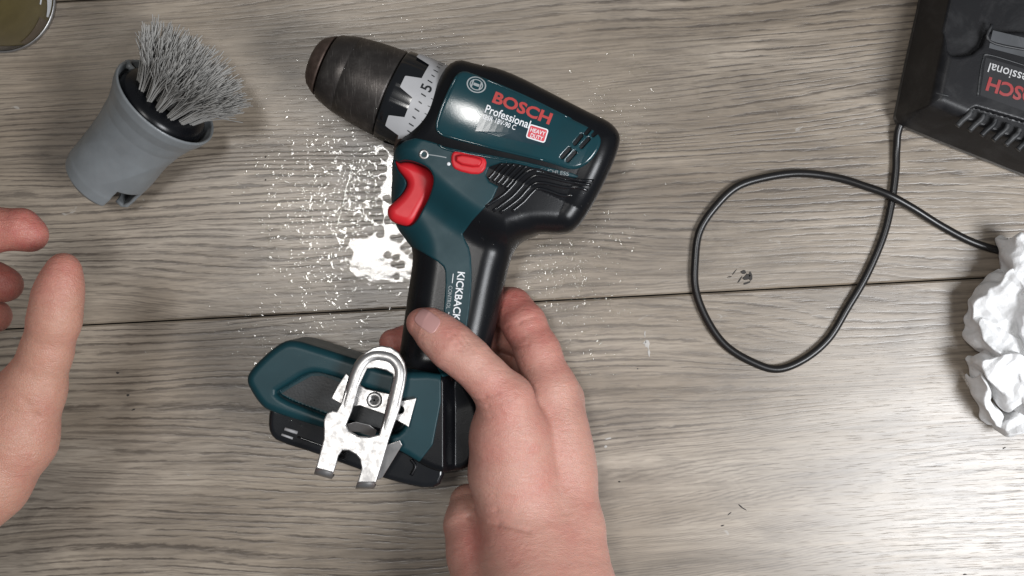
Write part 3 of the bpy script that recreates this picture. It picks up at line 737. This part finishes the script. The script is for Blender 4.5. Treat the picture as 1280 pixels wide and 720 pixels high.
heel = [(585, 628, 36, 11), (588, 655, 44, 15), (600, 690, 52, 19), (622, 760, 72, 24)]
RCH = [thumb, index, middle, ring, pinky, back, heel]; RKS = [8, 6, 7, 6, 6, 14, 5]
fR = hand_fn(RCH, 5.0, 8.0, ks=RKS)
gro = creases(fR, [((586, 646), (660, 664), 1.8, 0.8), ((592, 634), (650, 641), 1.5, 0.35), ((596, 618), (640, 622), 1.4, 0.25), ((562, 420), (576, 438), 1.0, 0.35), ((569, 416), (584, 436), 1.1, 0.4), ((578, 418), (592, 437), 1.0, 0.3),
   ((592, 500), (622, 492), 1.3, 0.45), ((594, 510), (626, 505), 1.2, 0.3), ((598, 522), (630, 520), 1.2, 0.25), ((640, 520), (660, 560), 2.2, 0.25), ((690, 520), (706, 640), 3.0, 0.5), ((626, 440), (660, 430), 1.2, 0.3), ((632, 410), (668, 396), 1.2, 0.3), ((700, 560), (716, 660), 2.0, 0.25)])
fR = hand_fn(RCH, 5.0, 8.0, ks=RKS, grooves=gro)
def fR2(x, y, z): return smax(smax(fR(x, y, z), -(fU(x, y, z)-0.4), 1.5), 0.3-z, 1.0)
hand = thing('hand', P(670, 640, 0), 'right hand gripping the drill handle with thumb laid across it', 'hand')
o = sdf_obj('skin', fR2, (-90, -205, -1), (75, 20, 125), 1.15, SKIN, hand)
flush_attr(o, [(P(526, 402, 72), 11, 0.75), (P(560, 425, 86), 9, 0.35), (P(640, 380, 32), 26, 0.95), (P(660, 420, 44), 22, 0.6), (P(490, 426, 20), 20, 1.0), (P(640, 520, 85), 22, 0.25), (P(600, 690, 60), 22, 0.6), (P(690, 600, 70), 18, 0.2), (P(668, 560, 84), 4, 0.5)])
cN = on_surf(fR, [534], [401], 80)[0]
def f_nail(x, y, z):
    a = math.radians(-34); dx, dy = x-cN[0], y-cN[1]
    p = dx*math.cos(a)+dy*math.sin(a); q = -dx*math.sin(a)+dy*math.cos(a)
    e = ((p/7.2)**4+(q/5.0)**4)**0.25-1
    return smax(fR(x, y, z)-0.35, e*4.5, 0.5)
sdf_obj('thumbnail', f_nail, tuple(cN-[12, 12, 10]), tuple(cN+[12, 12, 5]), 0.4, NAIL, hand)

lthumb = [(80, 336, 152, 8.0), (77, 350, 152, 10.0), (72, 372, 151, 12.0), (68, 400, 149, 12.6), (58, 440, 144, 12.5), (42, 485, 138, 16), (20, 545, 132, 21), (-20, 596, 130, 24), (-110, 668, 134, 30), (-220, 760, 140, 34)]
lindex = [(40, 294, 128, 8.5), (26, 287, 128, 10.2), (-5, 287, 127, 10.8), (-40, 305, 125, 11.5), (-90, 360, 124, 12.5), (-110, 430, 124, 15), (-90, 560, 126, 22), (-150, 680, 130, 28)]
lmid = [(8, 356, 108, 9), (-8, 352, 108, 10), (-45, 362, 108, 11), (-100, 400, 110, 13), (-125, 480, 114, 16), (-160, 640, 120, 24)]
lring = [(-6, 395, 96, 9), (-50, 405, 97, 10.5), (-110, 450, 100, 13), (-140, 560, 108, 18)]
lweb = [(20, 500, 132, 12), (-30, 500, 128, 14), (-90, 470, 124, 14)]
LCH = [lthumb, lindex, lmid, lring, lweb]; LKS = [8, 9, 6, 6, 12]
fL = hand_fn(LCH, 5.0, 8.0, ks=LKS)
gl = creases(fL, [((58, 384), (86, 388), 1.1, 0.35), ((54, 394), (84, 398), 1.1, 0.4), ((52, 404), (80, 408), 1.1, 0.3), ((40, 470), (66, 462), 1.5, 0.3), ((30, 500), (60, 540), 2.5, 0.4)])
fL = hand_fn(LCH, 5.0, 8.0, ks=LKS, grooves=gl)
hand2 = thing('hand', P(0, 560, 100), 'left hand reaching in at the left edge with its thumb pointing up', 'hand')
o = sdf_obj('skin', fL, (-330, -200, 82), (-205, 72, 176), 1.2, SKIN2, hand2)
flush_attr(o, [(P(80, 340, 152), 13, 0.75), (P(40, 290, 128), 30, 1.0), (P(0, 350, 108), 26, 1.0), (P(-30, 400, 100), 26, 0.8), (P(30, 540, 140), 16, 0.2)])
cM = on_surf(fL, [78], [343], 155)[0]
def f_nail2(x, y, z):
    a = math.radians(100); dx, dy = x-cM[0], y-cM[1]
    p = dx*math.cos(a)+dy*math.sin(a); q = -dx*math.sin(a)+dy*math.cos(a)
    e = ((p/7.0)**4+(q/5.6)**4)**0.25-1
    return smax(fL(x, y, z)-0.35, e*4.5, 0.5)
sdf_obj('thumbnail', f_nail2, tuple(cM-[12, 12, 10]), tuple(cM+[12, 12, 5]), 0.4, NAIL, hand2)

# ------------------------------------------------------------------ brush
brush = thing('brush_head', P(190, 150, 0), 'grey round brush head with stiff bristles lying on the planks', 'brush')
B0 = P(137, 211, 25.0)
BT = (P(209, 127, 48)-B0)*np.array([1, 1, 0]); BL = np.linalg.norm(BT); BT /= BL
el = math.radians(24.0); BA = BT*math.cos(el)+np.array([0, 0, 1])*math.sin(el)
BU = np.array([0, 0, 1.0])-BA*BA[2]; BU /= np.linalg.norm(BU); BS = np.cross(BA, BU)     # BS points to the lower right
prof = [(-13, 15), (-12.5, 20), (-10, 23), (-4, 24.2), (10, 24.8), (25, 25.2), (36, 26.5), (44, 29.0), (50, 32.0), (54.5, 33.2), (55.5, 32.6), (55, 31.4), (50, 29.5), (46, 27), (44, 3), (40, 2), (20, 22.4), (-6, 21.8), (-10, 20), (-10.5, 15)]
prof = [(a*1.1, r) for a, r in prof]; dB = poly_sdf(prof)
def f_brush(x, y, z):
    dx, dy, dz = x-B0[0], y-B0[1], z-B0[2]
    a = dx*BA[0]+dy*BA[1]+dz*BA[2]; s = dx*BS[0]+dy*BS[1]+dz*BS[2]; h = dx*BU[0]+dy*BU[1]+dz*BU[2]
    rho = np.sqrt(s*s+h*h); th = np.arctan2(h, s)
    tw = np.clip((42-a)/20, 0, 1)*np.clip((a+10)/8, 0, 1)
    d = dB(a, rho+tw*0.8*np.abs(np.sin(2.5*th+a*0.07)))
    notch = np.maximum(np.maximum(np.abs(a+8)-11, np.abs(h-7)-8.0), 6-s)
    d = smax(d, -(notch-0.0), 1.6)
    lip = np.maximum(np.sqrt((np.sqrt(((a+3)/10)**2+((h-8)/8)**2+1e-9)-1)**2*60)-1.4, np.abs(rho-24)-1.5)
    tip = cone(x, y, z, P(172, 96, 50), P(160, 79, 50), 3.0, 0.8)
    return smin(d, tip, 3)
sdf_obj('brush_body', f_brush, (-290, 40, -4), (-175, 160, 82), 0.75, GREY, brush)
v, f = lathe([(51, 28.6), (55, 28.4), (59, 27.6), (62, 25.5), (64, 21), (65, 12), (65.3, 0.01)], B0, BA, 64)
mesh_obj('bristle_plate', v, f, BLACK, brush)
rng = random.Random(5)
def tuft(cs, ch):
    rr = math.hypot(cs, ch)
    base = B0+BA*62.5+BS*cs+BU*ch
    V, F = [], []
    for k in range(46):
        q = rng.random()*6.283; q2 = math.sqrt(rng.random())
        b = base+(BS*math.cos(q)+BU*math.sin(q))*1.8*q2
        out = (BS*cs+BU*ch)/18.0*0.50+(BS*math.cos(q)+BU*math.sin(q))*0.13*q2+np.array([rng.gauss(0, 0.025), rng.gauss(0, 0.025), rng.gauss(0, 0.025)])
        L = 26.5+rng.gauss(0, 0.8)
        cv = np.array([rng.gauss(0, 1), rng.gauss(0, 1), rng.gauss(0, 1)])*1.0
        d = BA+out*0.85
        pts = [b-BA*1.5, b+d*L*0.35, b+d*L*0.7+cv*0.6, b+d*L+cv*2.0+out*3.0]
        for p_ in pts: p_[2] = max(p_[2], 0.6)
        v_, f_ = tube(pts, [0.42, 0.36, 0.32, 0.26], 4, False); n = len(V); V += v_; F += [[i+n for i in g] for g in f_]
    return mesh_obj('bristle_tuft', V, F, BRISTLE, brush, True)
for r, cnt in ((0, 1), (6.2, 5), (12.4, 10), (18.8, 16)):
    for k in range(cnt):
        q = 6.283*k/cnt+0.13*r; tuft(r*math.cos(q), r*math.sin(q)*0.98)

# ------------------------------------------------------------------ charger
charger = thing('battery_charger', P(1250, 80, 0), 'black battery charger with slotted vents at the upper right corner', 'charger')
base_o = [(1152, -30), (1113, 146), (1115, 154), (1124, 161), (1300, 231), (1460, 290), (1560, 80), (1520, -130), (1180, -160)]
top_o = [(1176, -30), (1152, 90), (1150, 118), (1160, 132), (1192, 150), (1300, 192), (1470, 255), (1545, 70), (1500, -120), (1200, -150)]
dCb = poly_sdf(chaikin(PL(base_o, 0), 1))
ZT = 46.0
def f_chg(x, y, z):
    d = dCb(x, y)
    sl = d+np.clip((z-10)/36, 0, 1)*11.0          # walls lean in
    d0 = np.maximum(sl*0.95, np.maximum(z-ZT, -z))
    a = sl*0.95+5; b = np.maximum(z-ZT, 0.2-z)+5
    return np.minimum(np.maximum(a, b), 0)+np.sqrt(np.maximum(a, 0)**2+np.maximum(b, 0)**2)-5
pocket = poly_sdf(chaikin(PL([(1186, -60), (1184, 60), (1192, 72), (1224, 66), (1238, 32), (1400, 62), (1400, -60)], ZT), 1))
vent = poly_sdf(chaikin(PL([(1196, 158), (1214, 136), (1222, 133), (1420, 196), (1420, 240)], ZT), 1))
lab = poly_sdf(chaikin(PL([(1229, 66), (1420, 130), (1410, 192), (1219, 128)], ZT), 1))
def f_chg2(x, y, z):
    d = f_chg(x, y, z)
    d = smax(d, -np.maximum(pocket(x, y), 40-z), 2.0)
    d = smax(d, -np.maximum(vent(x, y), 42.5-z), 1.5)
    return d
sdf_obj('charger_body', f_chg2, (225, 60, -1), (385, 260, 50), 1.0, CHARG, charger)
def f_pk(x, y, z): return np.maximum(pocket(x, y)+1.5, np.abs(z-40.2)-0.5)
for k in range(9):
    o0 = np.array([15.2*k, 6.0*k]); pts = [np.array(q)+o0 for q in [(1197, 157), (1204, 150), (1212, 143), (1215, 136)]]
    q = spline(pts, 5); x, y = px(q[:, 0], q[:, 1], 46); V, F = tube(np.stack([x, y, np.full(len(x), 45.0)], 1), 1.7, 8)
    mesh_obj('vent_rib', V, F, CHARGD, charger)
for pts, rad in (([(1222, 120), (1225, 95), (1229, 74), (1238, 69), (1300, 88), (1380, 113)], 0.7), ([(1240, 30), (1238, 52), (1300, 66), (1380, 86)], 1.0)):
    q = spline(pts, 6); x, y = px(q[:, 0], q[:, 1], 46); V, F = tube(np.stack([x, y, np.full(len(x), 45.9)], 1), rad, 8); mesh_obj('moulded_edge', V, F, CHARGD, charger)
decal_poly('dusty_ledge', [(1241, 38), (1300, 52), (1360, 68), (1350, 92), (1290, 74), (1236, 60), (1238, 50)], None, plastic('dust_grey', (0.060, 0.064, 0.070), 0.6, 0.4, dust=0.6), charger, 0.25, flatz=46)
decal_poly('label_plate', [(1232, 72), (1300, 92), (1400, 124), (1392, 176), (1300, 146), (1225, 119)], None, plastic('label_black', (0.010, 0.010, 0.012), 0.4), charger, 0.15, flatz=46)
decal_text('brand_text', 'BOSCH', 1312, 119, 197, 79, 18, None, plastic('charger_red', (0.30, 0.022, 0.024), 0.45, dust=0.25), charger, 0.03, 0.45, flatz=46)
decal_text('professional_text', 'Professional', 1311, 101, 197, 77, 12, None, plastic('charger_white', (0.50, 0.50, 0.50), 0.5, dust=0.4), charger, 0.005, 0.45, flatz=46)
dx = P(1165, 116, 30)
ridge('side_mark', [(1166, 115), (1176, 118), (1186, 120)], 0.5, CHARGD, charger, f_chg2, 0.0)

# ------------------------------------------------------------------ power cord
cp = [(1150, 120, 8), (1124, 156, 6), (1121, 185, 3), (1119, 215, 2.7), (1113, 255, 2.6), (1102, 297, 2.6), (1082, 345, 2.6), (1060, 385, 2.6), (1035, 423, 2.6), (1005, 450, 2.6), (972, 460, 2.6), (938, 451, 2.6), (908, 430, 2.6), (884, 398, 2.6), (871, 362, 2.6), (868, 325, 2.6), (875, 290, 2.6), (892, 260, 2.6), (920, 235, 2.6), (958, 221, 2.6), (1000, 217, 2.8), (1045, 221, 3.5), (1085, 233, 6.0), (1113, 244, 7.8), (1140, 259, 6.5), (1175, 283, 3.6), (1215, 303, 2.8), (1255, 313, 2.6), (1300, 318, 2.6), (1350, 330, 2.6)]
cpt = spline([P(*q)+np.array([RNG.normal()*0.5, RNG.normal()*0.5, 0]) for q in cp], 8)
V, F = tube(cpt, 2.45, 12)
cord = mesh_obj('power_cord', V, F, CABLE); tag(cord, 'black power cord looping from the charger across the planks', 'cord')

# ------------------------------------------------------------------ crumpled tissue
flaps = [  # outline, height, slope in x and y
 ([(1256, 300), (1268, 293), (1300, 312), (1310, 400), (1273, 399), (1264, 360), (1258, 330)], 34, 0.55, -0.10),
 ([(1214, 394), (1222, 368), (1238, 352), (1263, 333), (1272, 372), (1277, 410), (1268, 444), (1236, 425), (1218, 410)], 27, 0.30, 0.22),
 ([(1215, 412), (1228, 396), (1247, 408), (1276, 440), (1270, 452), (1238, 444), (1219, 430)], 33, -0.15, -0.55),
 ([(1212, 448), (1236, 440), (1266, 443), (1280, 456), (1274, 476), (1262, 480), (1264, 508), (1257, 514), (1242, 492), (1220, 462)], 37, 0.10, 0.30),
 ([(1218, 460), (1234, 496), (1254, 514), (1256, 538), (1243, 534), (1226, 502)], 24, -0.55, 0.20),
 ([(1252, 542), (1258, 516), (1300, 508), (1310, 536), (1268, 544)], 22, 0.15, -0.50),
 ([(1262, 350), (1330, 350), (1340, 520), (1258, 520), (1266, 440)], 40, 0.25, 0.05)]
FL = [(poly_sdf(chaikin(PL(a, 20), 1)), px(np.mean([q[0] for q in a]), np.mean([q[1] for q in a]), h), h, gx_, gy_) for a, h, gx_, gy_ in flaps]
def f_tis(x, y, z):
    tr = lambda t: np.abs((t % 1.0)*2-1)-0.5
    wx = x+1.6*np.sin(y*0.21+z*0.17)+0.7*np.sin(y*0.55+x*0.2); wy = y+1.4*np.sin(x*0.26+z*0.2+1)+0.6*np.sin(x*0.6-z*0.3)
    d = None
    for k, (pf, c, h, gx_, gy_) in enumerate(FL):
        cr = 3.2*tr(((wx-c[0])*math.cos(k*1.9)+(wy-c[1])*math.sin(k*1.9))/17.0+k*0.37)+2.2*tr(((wx)*math.cos(k*2.7+1)+(wy)*math.sin(k*2.7+1))/11.0+k*0.7)+0.6*tr(((wx)*math.cos(k*3.3+2)+(wy)*math.sin(k*3.3+2))/5.5+k*0.3)
        ztop = h+gx_*(x-c[0])+gy_*(y-c[1])+cr
        a = pf(wx, wy)+1.1+np.maximum(6-z, 0)*0.5; b = (z-ztop)*0.85+1.1
        q = np.minimum(np.maximum(a, b), 0)+np.sqrt(np.maximum(a, 0)**2+np.maximum(b, 0)**2)-1.1
        d = q if d is None else smin(d, q, 0.6)
    return np.maximum(d, 0.3-z)
m_, nt, b = new_mat('tissue_white'); pos = geo_pos(nt)
b.inputs['Base Color'].default_value = (0.80, 0.80, 0.80, 1); b.inputs['Roughness'].default_value = 0.9
b.inputs['Subsurface Weight'].default_value = 0.2; b.inputs['Subsurface Radius'].default_value = (1, 1, 1); b.inputs['Subsurface Scale'].default_value = 0.004
bump(nt, b, noise_node(nt, pos, 170, 6, 0.65, 0.6), 0.5, 0.002)
TISSUE = m_
to = sdf_obj('crumpled_tissue', f_tis, (270, -105, -1), (335, 40, 62), 0.75, TISSUE)
tag(to, 'crumpled white paper tissue at the right edge of the picture', 'tissue')

# ------------------------------------------------------------------ spray can
can = thing('spray_can', P(5, -2, 0), 'olive gold can with black band standing in the upper left corner', 'can')
cc = P(4, 0, 0)
def can_mat():
    m, nt, b = new_mat('can_print'); pos = geo_pos(nt)
    n1 = noise_node(nt, pos, 60, 4)
    nt.links.new(ramp(nt, n1, [(0.3, (0.115, 0.092, 0.036)), (0.7, (0.16, 0.128, 0.052))]), b.inputs['Base Color'])
    b.inputs['Metallic'].default_value = 0.35; b.inputs['Roughness'].default_value = 0.33; return m
CANM = can_mat()
v, f = lathe([(2.5, 32.3), (4, 32.5), (150, 32.5), (160, 26), (165, 14), (165, 0.01)], cc, (0, 0, 1), 96, (1, 0, 0)); mesh_obj('can_body', v, f, CANM, can)
v, f = lathe([(0, 31.0), (0.2, 32.6), (1.2, 33.6), (2.4, 33.5), (3.0, 32.6)], cc, (0, 0, 1), 96, (1, 0, 0)); mesh_obj('can_rim', v, f, STEEL, can)
def can_patch(name, a0, a1, zf0, zf1, mat, off=0.15):
    V, F = [], []; n = 24
    for k in range(n+1):
        a = math.radians(a0+(a1-a0)*k/n); s = k/n
        for z in (zf0(s), zf1(s)): V.append(cc+np.array([math.cos(a), math.sin(a), 0])*(32.5+off)+np.array([0, 0, z]))
    for k in range(n): F.append([2*k, 2*k+2, 2*k+3, 2*k+1])
    return mesh_obj(name, V, F, mat, can)
can_patch('black_band', -130, -62, lambda s: 4.5, lambda s: 34-30*s*s, BLACKG)
can_patch('white_print', -22, 8, lambda s: 6, lambda s: 9+9*s, WHITEP)
can_patch('white_print', -14, 8, lambda s: 22, lambda s: 24+3*s, WHITEP)
can_patch('brown_band', -62, -26, lambda s: 4.5, lambda s: 12+6*s, plastic('can_brown', (0.10, 0.075, 0.05), 0.4))

# ------------------------------------------------------------------ water
def puddle():
    bnd = [(438, 214), (452, 196), (480, 180), (520, 168), (600, 190), (620, 300), (560, 352), (536, 372), (512, 366), (490, 350), (462, 356), (441, 345), (434, 322), (436, 300), (452, 292), (474, 291), (478, 276), (462, 268), (450, 262), (441, 252), (444, 236)]
    p = chaikin(bnd, 3)
    return p
pd = chaikin([(448, 188), (475, 173), (500, 166), (560, 190), (600, 230), (600, 330), (540, 372), (515, 374), (505, 353), (470, 358), (456, 351), (443, 351), (434, 338), (437, 322), (433, 310), (436, 297), (424, 288), (426, 270), (434, 240), (440, 215)], 3)
dP = poly_sdf([px(a, b) for a, b in pd])
def wob(x, y): 
    return 0.9*np.sin(x*0.62+1.3*np.sin(y*0.37))+0.9*np.sin(y*0.71+1.7*np.sin(x*0.33))+0.35*np.sin(x*1.9+y*1.3)-0.5
def f_pud(x, y, z):
    d = dP(x, y)+wob(x, y)
    return np.maximum(d*0.8+np.clip(z, 0, 2)*1.1, z-(0.9*(1-np.exp(np.minimum(d, 0)*0.8))))
gx = np.arange(-108, -18, 0.45); gy = np.arange(-10, 98, 0.45)
GX, GY = np.meshgrid(gx, gy, indexing='ij'); D = dP(GX, GY)+wob(GX, GY)
# small dry islands and beads inside the film
for k in range(460):
    if k < 250: a, b2 = 420+RNG.random()*56, 184+RNG.random()*112; r0 = 0.5+RNG.random()*0.95
    else: a, b2 = 445+RNG.random()*90, 175+RNG.random()*190; r0 = 0.4+RNG.random()*0.75
    if k < 250 and a > 462 and RNG.random() < 0.5: continue
    if k >= 250 and b2 > 296 and a < 492 and RNG.random() < 0.95: continue
    if k >= 250 and b2 < 296 and a > 480 and RNG.random() < 0.75: continue
    x0, y0 = px(a, b2)
    D = np.maximum(D, r0-np.hypot(GX-x0, (GY-y0)*(0.7+0.6*RNG.random())))
Z = np.where(D < 0, 0.42*(1-np.exp(np.minimum(D, 0)*2.2)), -0.3)
nx_, ny_ = Z.shape; keep = D < 0.5
ids = np.arange(nx_*ny_).reshape(nx_, ny_)
cell = keep[:-1, :-1] | keep[1:, :-1] | keep[:-1, 1:] | keep[1:, 1:]
ii, jj = np.nonzero(cell)
F = np.stack([ids[ii, jj], ids[ii+1, jj], ids[ii+1, jj+1], ids[ii, jj+1]], 1)
used = np.unique(F); rem = np.full(nx_*ny_, -1); rem[used] = np.arange(len(used))
V = np.stack([GX.ravel(), GY.ravel(), Z.ravel()], 1)[used]
pud = mesh_obj('water_puddle', V, rem[F], WATER); tag(pud, 'shiny wet puddle under the drill beside the trigger', 'puddle')

RHO = [0.0, 0.32, 0.6, 0.85, 1.0]; NS = 10
cap_v = [(0, 0, 1.0)]+[(r*math.cos(6.28319*k/NS), r*math.sin(6.28319*k/NS), 1-r*r) for r in RHO[1:] for k in range(NS)]
cap_v = np.array(cap_v); cap_f = [[0, 1+k, 1+(k+1) % NS] for k in range(NS)]
for q in range(len(RHO)-2):
    for k in range(NS): cap_f.append([1+q*NS+k, 1+(q+1)*NS+k, 1+(q+1)*NS+(k+1) % NS, 1+q*NS+(k+1) % NS])
def beads(name, spots, label, cat):
    V, F = [], []; n = 0
    for c, r, hgt, e, a in spots:
        m = cap_v*np.array([r*e, r/e, hgt]); wv = 1+0.22*np.sin(2*np.arctan2(cap_v[:, 1], cap_v[:, 0])+a*7)+0.12*np.sin(3*np.arctan2(cap_v[:, 1], cap_v[:, 0])+r*40); m[:, :2] *= wv[:, None]; ca_, sa_ = math.cos(a), math.sin(a)
        m = np.stack([m[:, 0]*ca_-m[:, 1]*sa_, m[:, 0]*sa_+m[:, 1]*ca_, m[:, 2]], 1)+np.array(c)
        V.append(m); F += [[i+n for i in q] for q in cap_f]; n += len(m)
    o = mesh_obj(name, np.vstack(V), F, WATER); tag(o, label, cat, kind='stuff'); return o
sp = []
def add_drops(n, cu, cv, su, sv, r0, r1, rot=0.0, clip=None, h0=0.018, h1=0.06):
    c = 0
    while c < n:
        a, b2 = RNG.normal(), RNG.normal()
        u = cu+su*a*math.cos(rot)-sv*b2*math.sin(rot); v = cv+su*a*math.sin(rot)+sv*b2*math.cos(rot)
        if clip and not clip(u, v): continue
        x, y = px(u, v); r = r0*(r1/r0)**(RNG.random()**2.2)
        sp.append(((float(x), float(y), 0.03), r, r*(h0+(h1-h0)*RNG.random()), 1+0.35*RNG.random(), RNG.random()*3.14)); c += 1
inP = lambda u, v: dP(*px(u, v)) > 0.5 or (v < 294 and u < 470)
add_drops(620, 396, 265, 42, 55, 0.7, 2.0, -0.5, h0=0.02, h1=0.12, clip=lambda u, v: inP(u, v) and 300 < u < 500 and 165 < v < 350)
add_drops(220, 448, 235, 20, 40, 0.8, 2.4, -0.3, h0=0.02, h1=0.10, clip=lambda u, v: inP(u, v) and u < 500)
add_drops(170, 410, 350, 45, 45, 0.6, 2.0, 0, lambda u, v: inP(u, v) and 330 < u < 505 and 320 < v < 440)
add_drops(180, 390, 150, 70, 50, 0.6, 1.3, 0, lambda u, v: v < 230)
add_drops(200, 335, 450, 34, 60, 0.6, 1.5, 0, lambda u, v: u < 345 or v < 425)
add_drops(520, 705, 330, 50, 65, 0.7, 1.9, 0, lambda u, v: u > 640, 0.05, 0.11)
add_drops(320, 755, 160, 45, 60, 0.7, 1.7, 0.4, lambda u, v: u > 690, 0.05, 0.12)
add_drops(140, 560, 60, 70, 24, 0.45, 1.0, 0.4, lambda u, v: v < 95)
add_drops(160, 710, 420, 35, 50, 0.6, 1.4, 0, None, 0.05, 0.12)
add_drops(70, 300, 260, 40, 80, 0.4, 0.9)
for (u, v, r, e, a) in [(414, 320, 3.0, 1.5, 1.6), (405, 348, 2.6, 1.6, 0.7), (412, 353, 2.0, 1.4, 0.5), (393, 313, 2.0, 1.4, 1.5), (443, 353, 2.2, 1.2, 0.3), (476, 361, 2.6, 1.3, 0.4), (488, 365, 2.4, 1.2, 0.1), (487, 388, 2.2, 1.2, 1.5), (377, 417, 2.4, 1.1, 0), (399, 420, 1.8, 1.2, 1), (453, 420, 2.0, 1.3, 1.5), (452, 434, 1.8, 1.3, 1.5), (432, 437, 3.0, 2.0, 0), (318, 455, 2.2, 1.8, 0.3), (761, 266, 1.8, 2.0, 1.5), (748, 260, 1.3, 1.6, 1.2), (772, 300, 1.6, 1.8, 1.5), (339, 436, 1.5, 1.6, 0.6)]:
    x, y = px(u, v); sp.append(((float(x), float(y), -0.05), r, r*0.10, math.sqrt(e), -a))
# the run of water along a scratch
for t in np.linspace(0, 1, 26):
    u, v = 442-22*t, 200+88*t; x, y = px(u, v); sp.append(((float(x)+RNG.normal()*0.15, float(y), 0.0), 1.5, 0.10, 1.3, 1.3))
beads('water_droplets', sp, 'tiny water droplets sprayed over the planks around the drill', 'water')
# beads on the drill
sb = []
q = [(650, 267, 1.8), (563, 293, 1.0), (603, 298, 0.9), (616, 305, 0.9), (599, 277, 0.6), (587, 226, 0.5), (590, 236, 0.5), (638, 203, 0.6), (355, 474, 0.7), (391, 483, 0.5), (392, 500, 0.5), (394, 502, 0.6), (363, 525, 0.9), (377, 532, 0.8), (606, 395, 0.6), (595, 405, 0.6), (617, 365, 0.5)]
for k in range(90): 
    q.append((600+RNG.random()*140, 195+RNG.random()*70, 0.3+0.3*RNG.random()))
for k in range(60): q.append((420+RNG.random()*80, 60+RNG.random()*100, 0.25+0.3*RNG.random()))
for k in range(40): q.append((560+RNG.random()*120, 120+RNG.random()*60, 0.25+0.3*RNG.random()))
for k in range(40): q.append((330+RNG.random()*100, 440+RNG.random()*60, 0.25+0.25*RNG.random()))
q = np.array(q)
def f_any(x, y, z):
    side = np.array([UA[1], -UA[0], 0]); side = side if side[1] < 0 else -side
    dx, dy, dz = x-OA[0], y-OA[1], z-OA[2]; t = dx*UA[0]+dy*UA[1]; rho = np.sqrt((dx-t*UA[0])**2+(dy-t*UA[1])**2+dz*dz)
    rr = np.interp(t/KA, [-86, -60, -4, 8, 62], [42, 50, 56.2, 59.5, 60.9])*KA
    ch = np.maximum(rho-rr, np.maximum(-86*KA-t, t-62*KA))
    return np.minimum(np.minimum(f_all(x, y, z), ch), f_rail(x, y, z))
s3 = on_surf(f_any, q[:, 0], q[:, 1], 74)
for p_, r in zip(s3, q[:, 2]):
    if p_[2] > 45: sb.append((p_, r, r*0.5, 1+0.3*RNG.random(), RNG.random()*3.1))
beads('water_beads', sb, 'small water beads clinging to the drill housing', 'water')

# ------------------------------------------------------------------ marks on the planks
def flakes(name, pts, mat, label):
    V, F = [], []
    for u, v, a, b2, rot in pts:
        x0, y0 = px(u, v); n = 9; k0 = len(V)
        for zz, sc in ((0.02, 1.0), (0.25, 0.75)):
            for k in range(n):
                q = 6.283*k/n; rr = sc*(0.6+0.6*RNG.random()); x, y = a*rr*math.cos(q), b2*rr*math.sin(q)
                V.append((float(x0)+x*math.cos(rot)-y*math.sin(rot), float(y0)+x*math.sin(rot)+y*math.cos(rot), zz))
        F.append([k0+n+k for k in range(n)])
        for k in range(n): F.append([k0+k, k0+(k+1) % n, k0+n+(k+1) % n, k0+n+k])
    o = mesh_obj(name, V, F, mat, None, False); tag(o, label, 'specks', kind='stuff'); return o
flakes('pale_flecks', [(806, 418, 0.5, 2.5, 0), (809, 430, 1.6, 3.0, 0.2), (811, 441, 0.8, 2.6, 0.1), (806, 428, 1.6, 0.7, 0.5), (760, 548, 2.6, 0.6, 0.2), (757, 558, 1.2, 0.8, 0.7)], plastic('pale_mark', (0.50, 0.48, 0.45), 0.7), 'pale paint flecks stuck to the planks right of the hand')
flakes('dark_specks', [(934, 346, 3.2, 2.4, 0.5), (929, 340, 2.2, 1.4, 0.2), (938, 345, 1.2, 3.2, 0.1), (933, 354, 3.2, 0.8, 0.3), (925, 349, 2.6, 0.6, 1.0), (918, 340, 2.4, 0.4, 0.9), (912, 346, 1.6, 0.4, 0.2), (926, 633, 0.5, 2.2, 0.8), (930, 636, 2.0, 0.4, -0.5), (912, 642, 1.8, 0.4, 0.7), (903, 657, 1.4, 0.4, 0.3), (761, 706, 0.9, 0.5, 0), (774, 602, 0.7, 0.6, 0), (332, 196, 0.7, 0.6, 0), (332, 225, 0.6, 0.5, 0), (147, 466, 1.2, 0.9, 0), (160, 494, 1.0, 0.8, 0), (167, 512, 1.6, 0.5, 0.4), (797, 461, 0.5, 0.5, 0), (295, 665, 0.5, 0.4, 0), (1255, 560, 1.4, 0.5, 0.5), (1206, 718, 1.5, 0.6, 0)], plastic('dark_mark', (0.03, 0.025, 0.022), 0.7), 'dark specks and scratches on the planks')
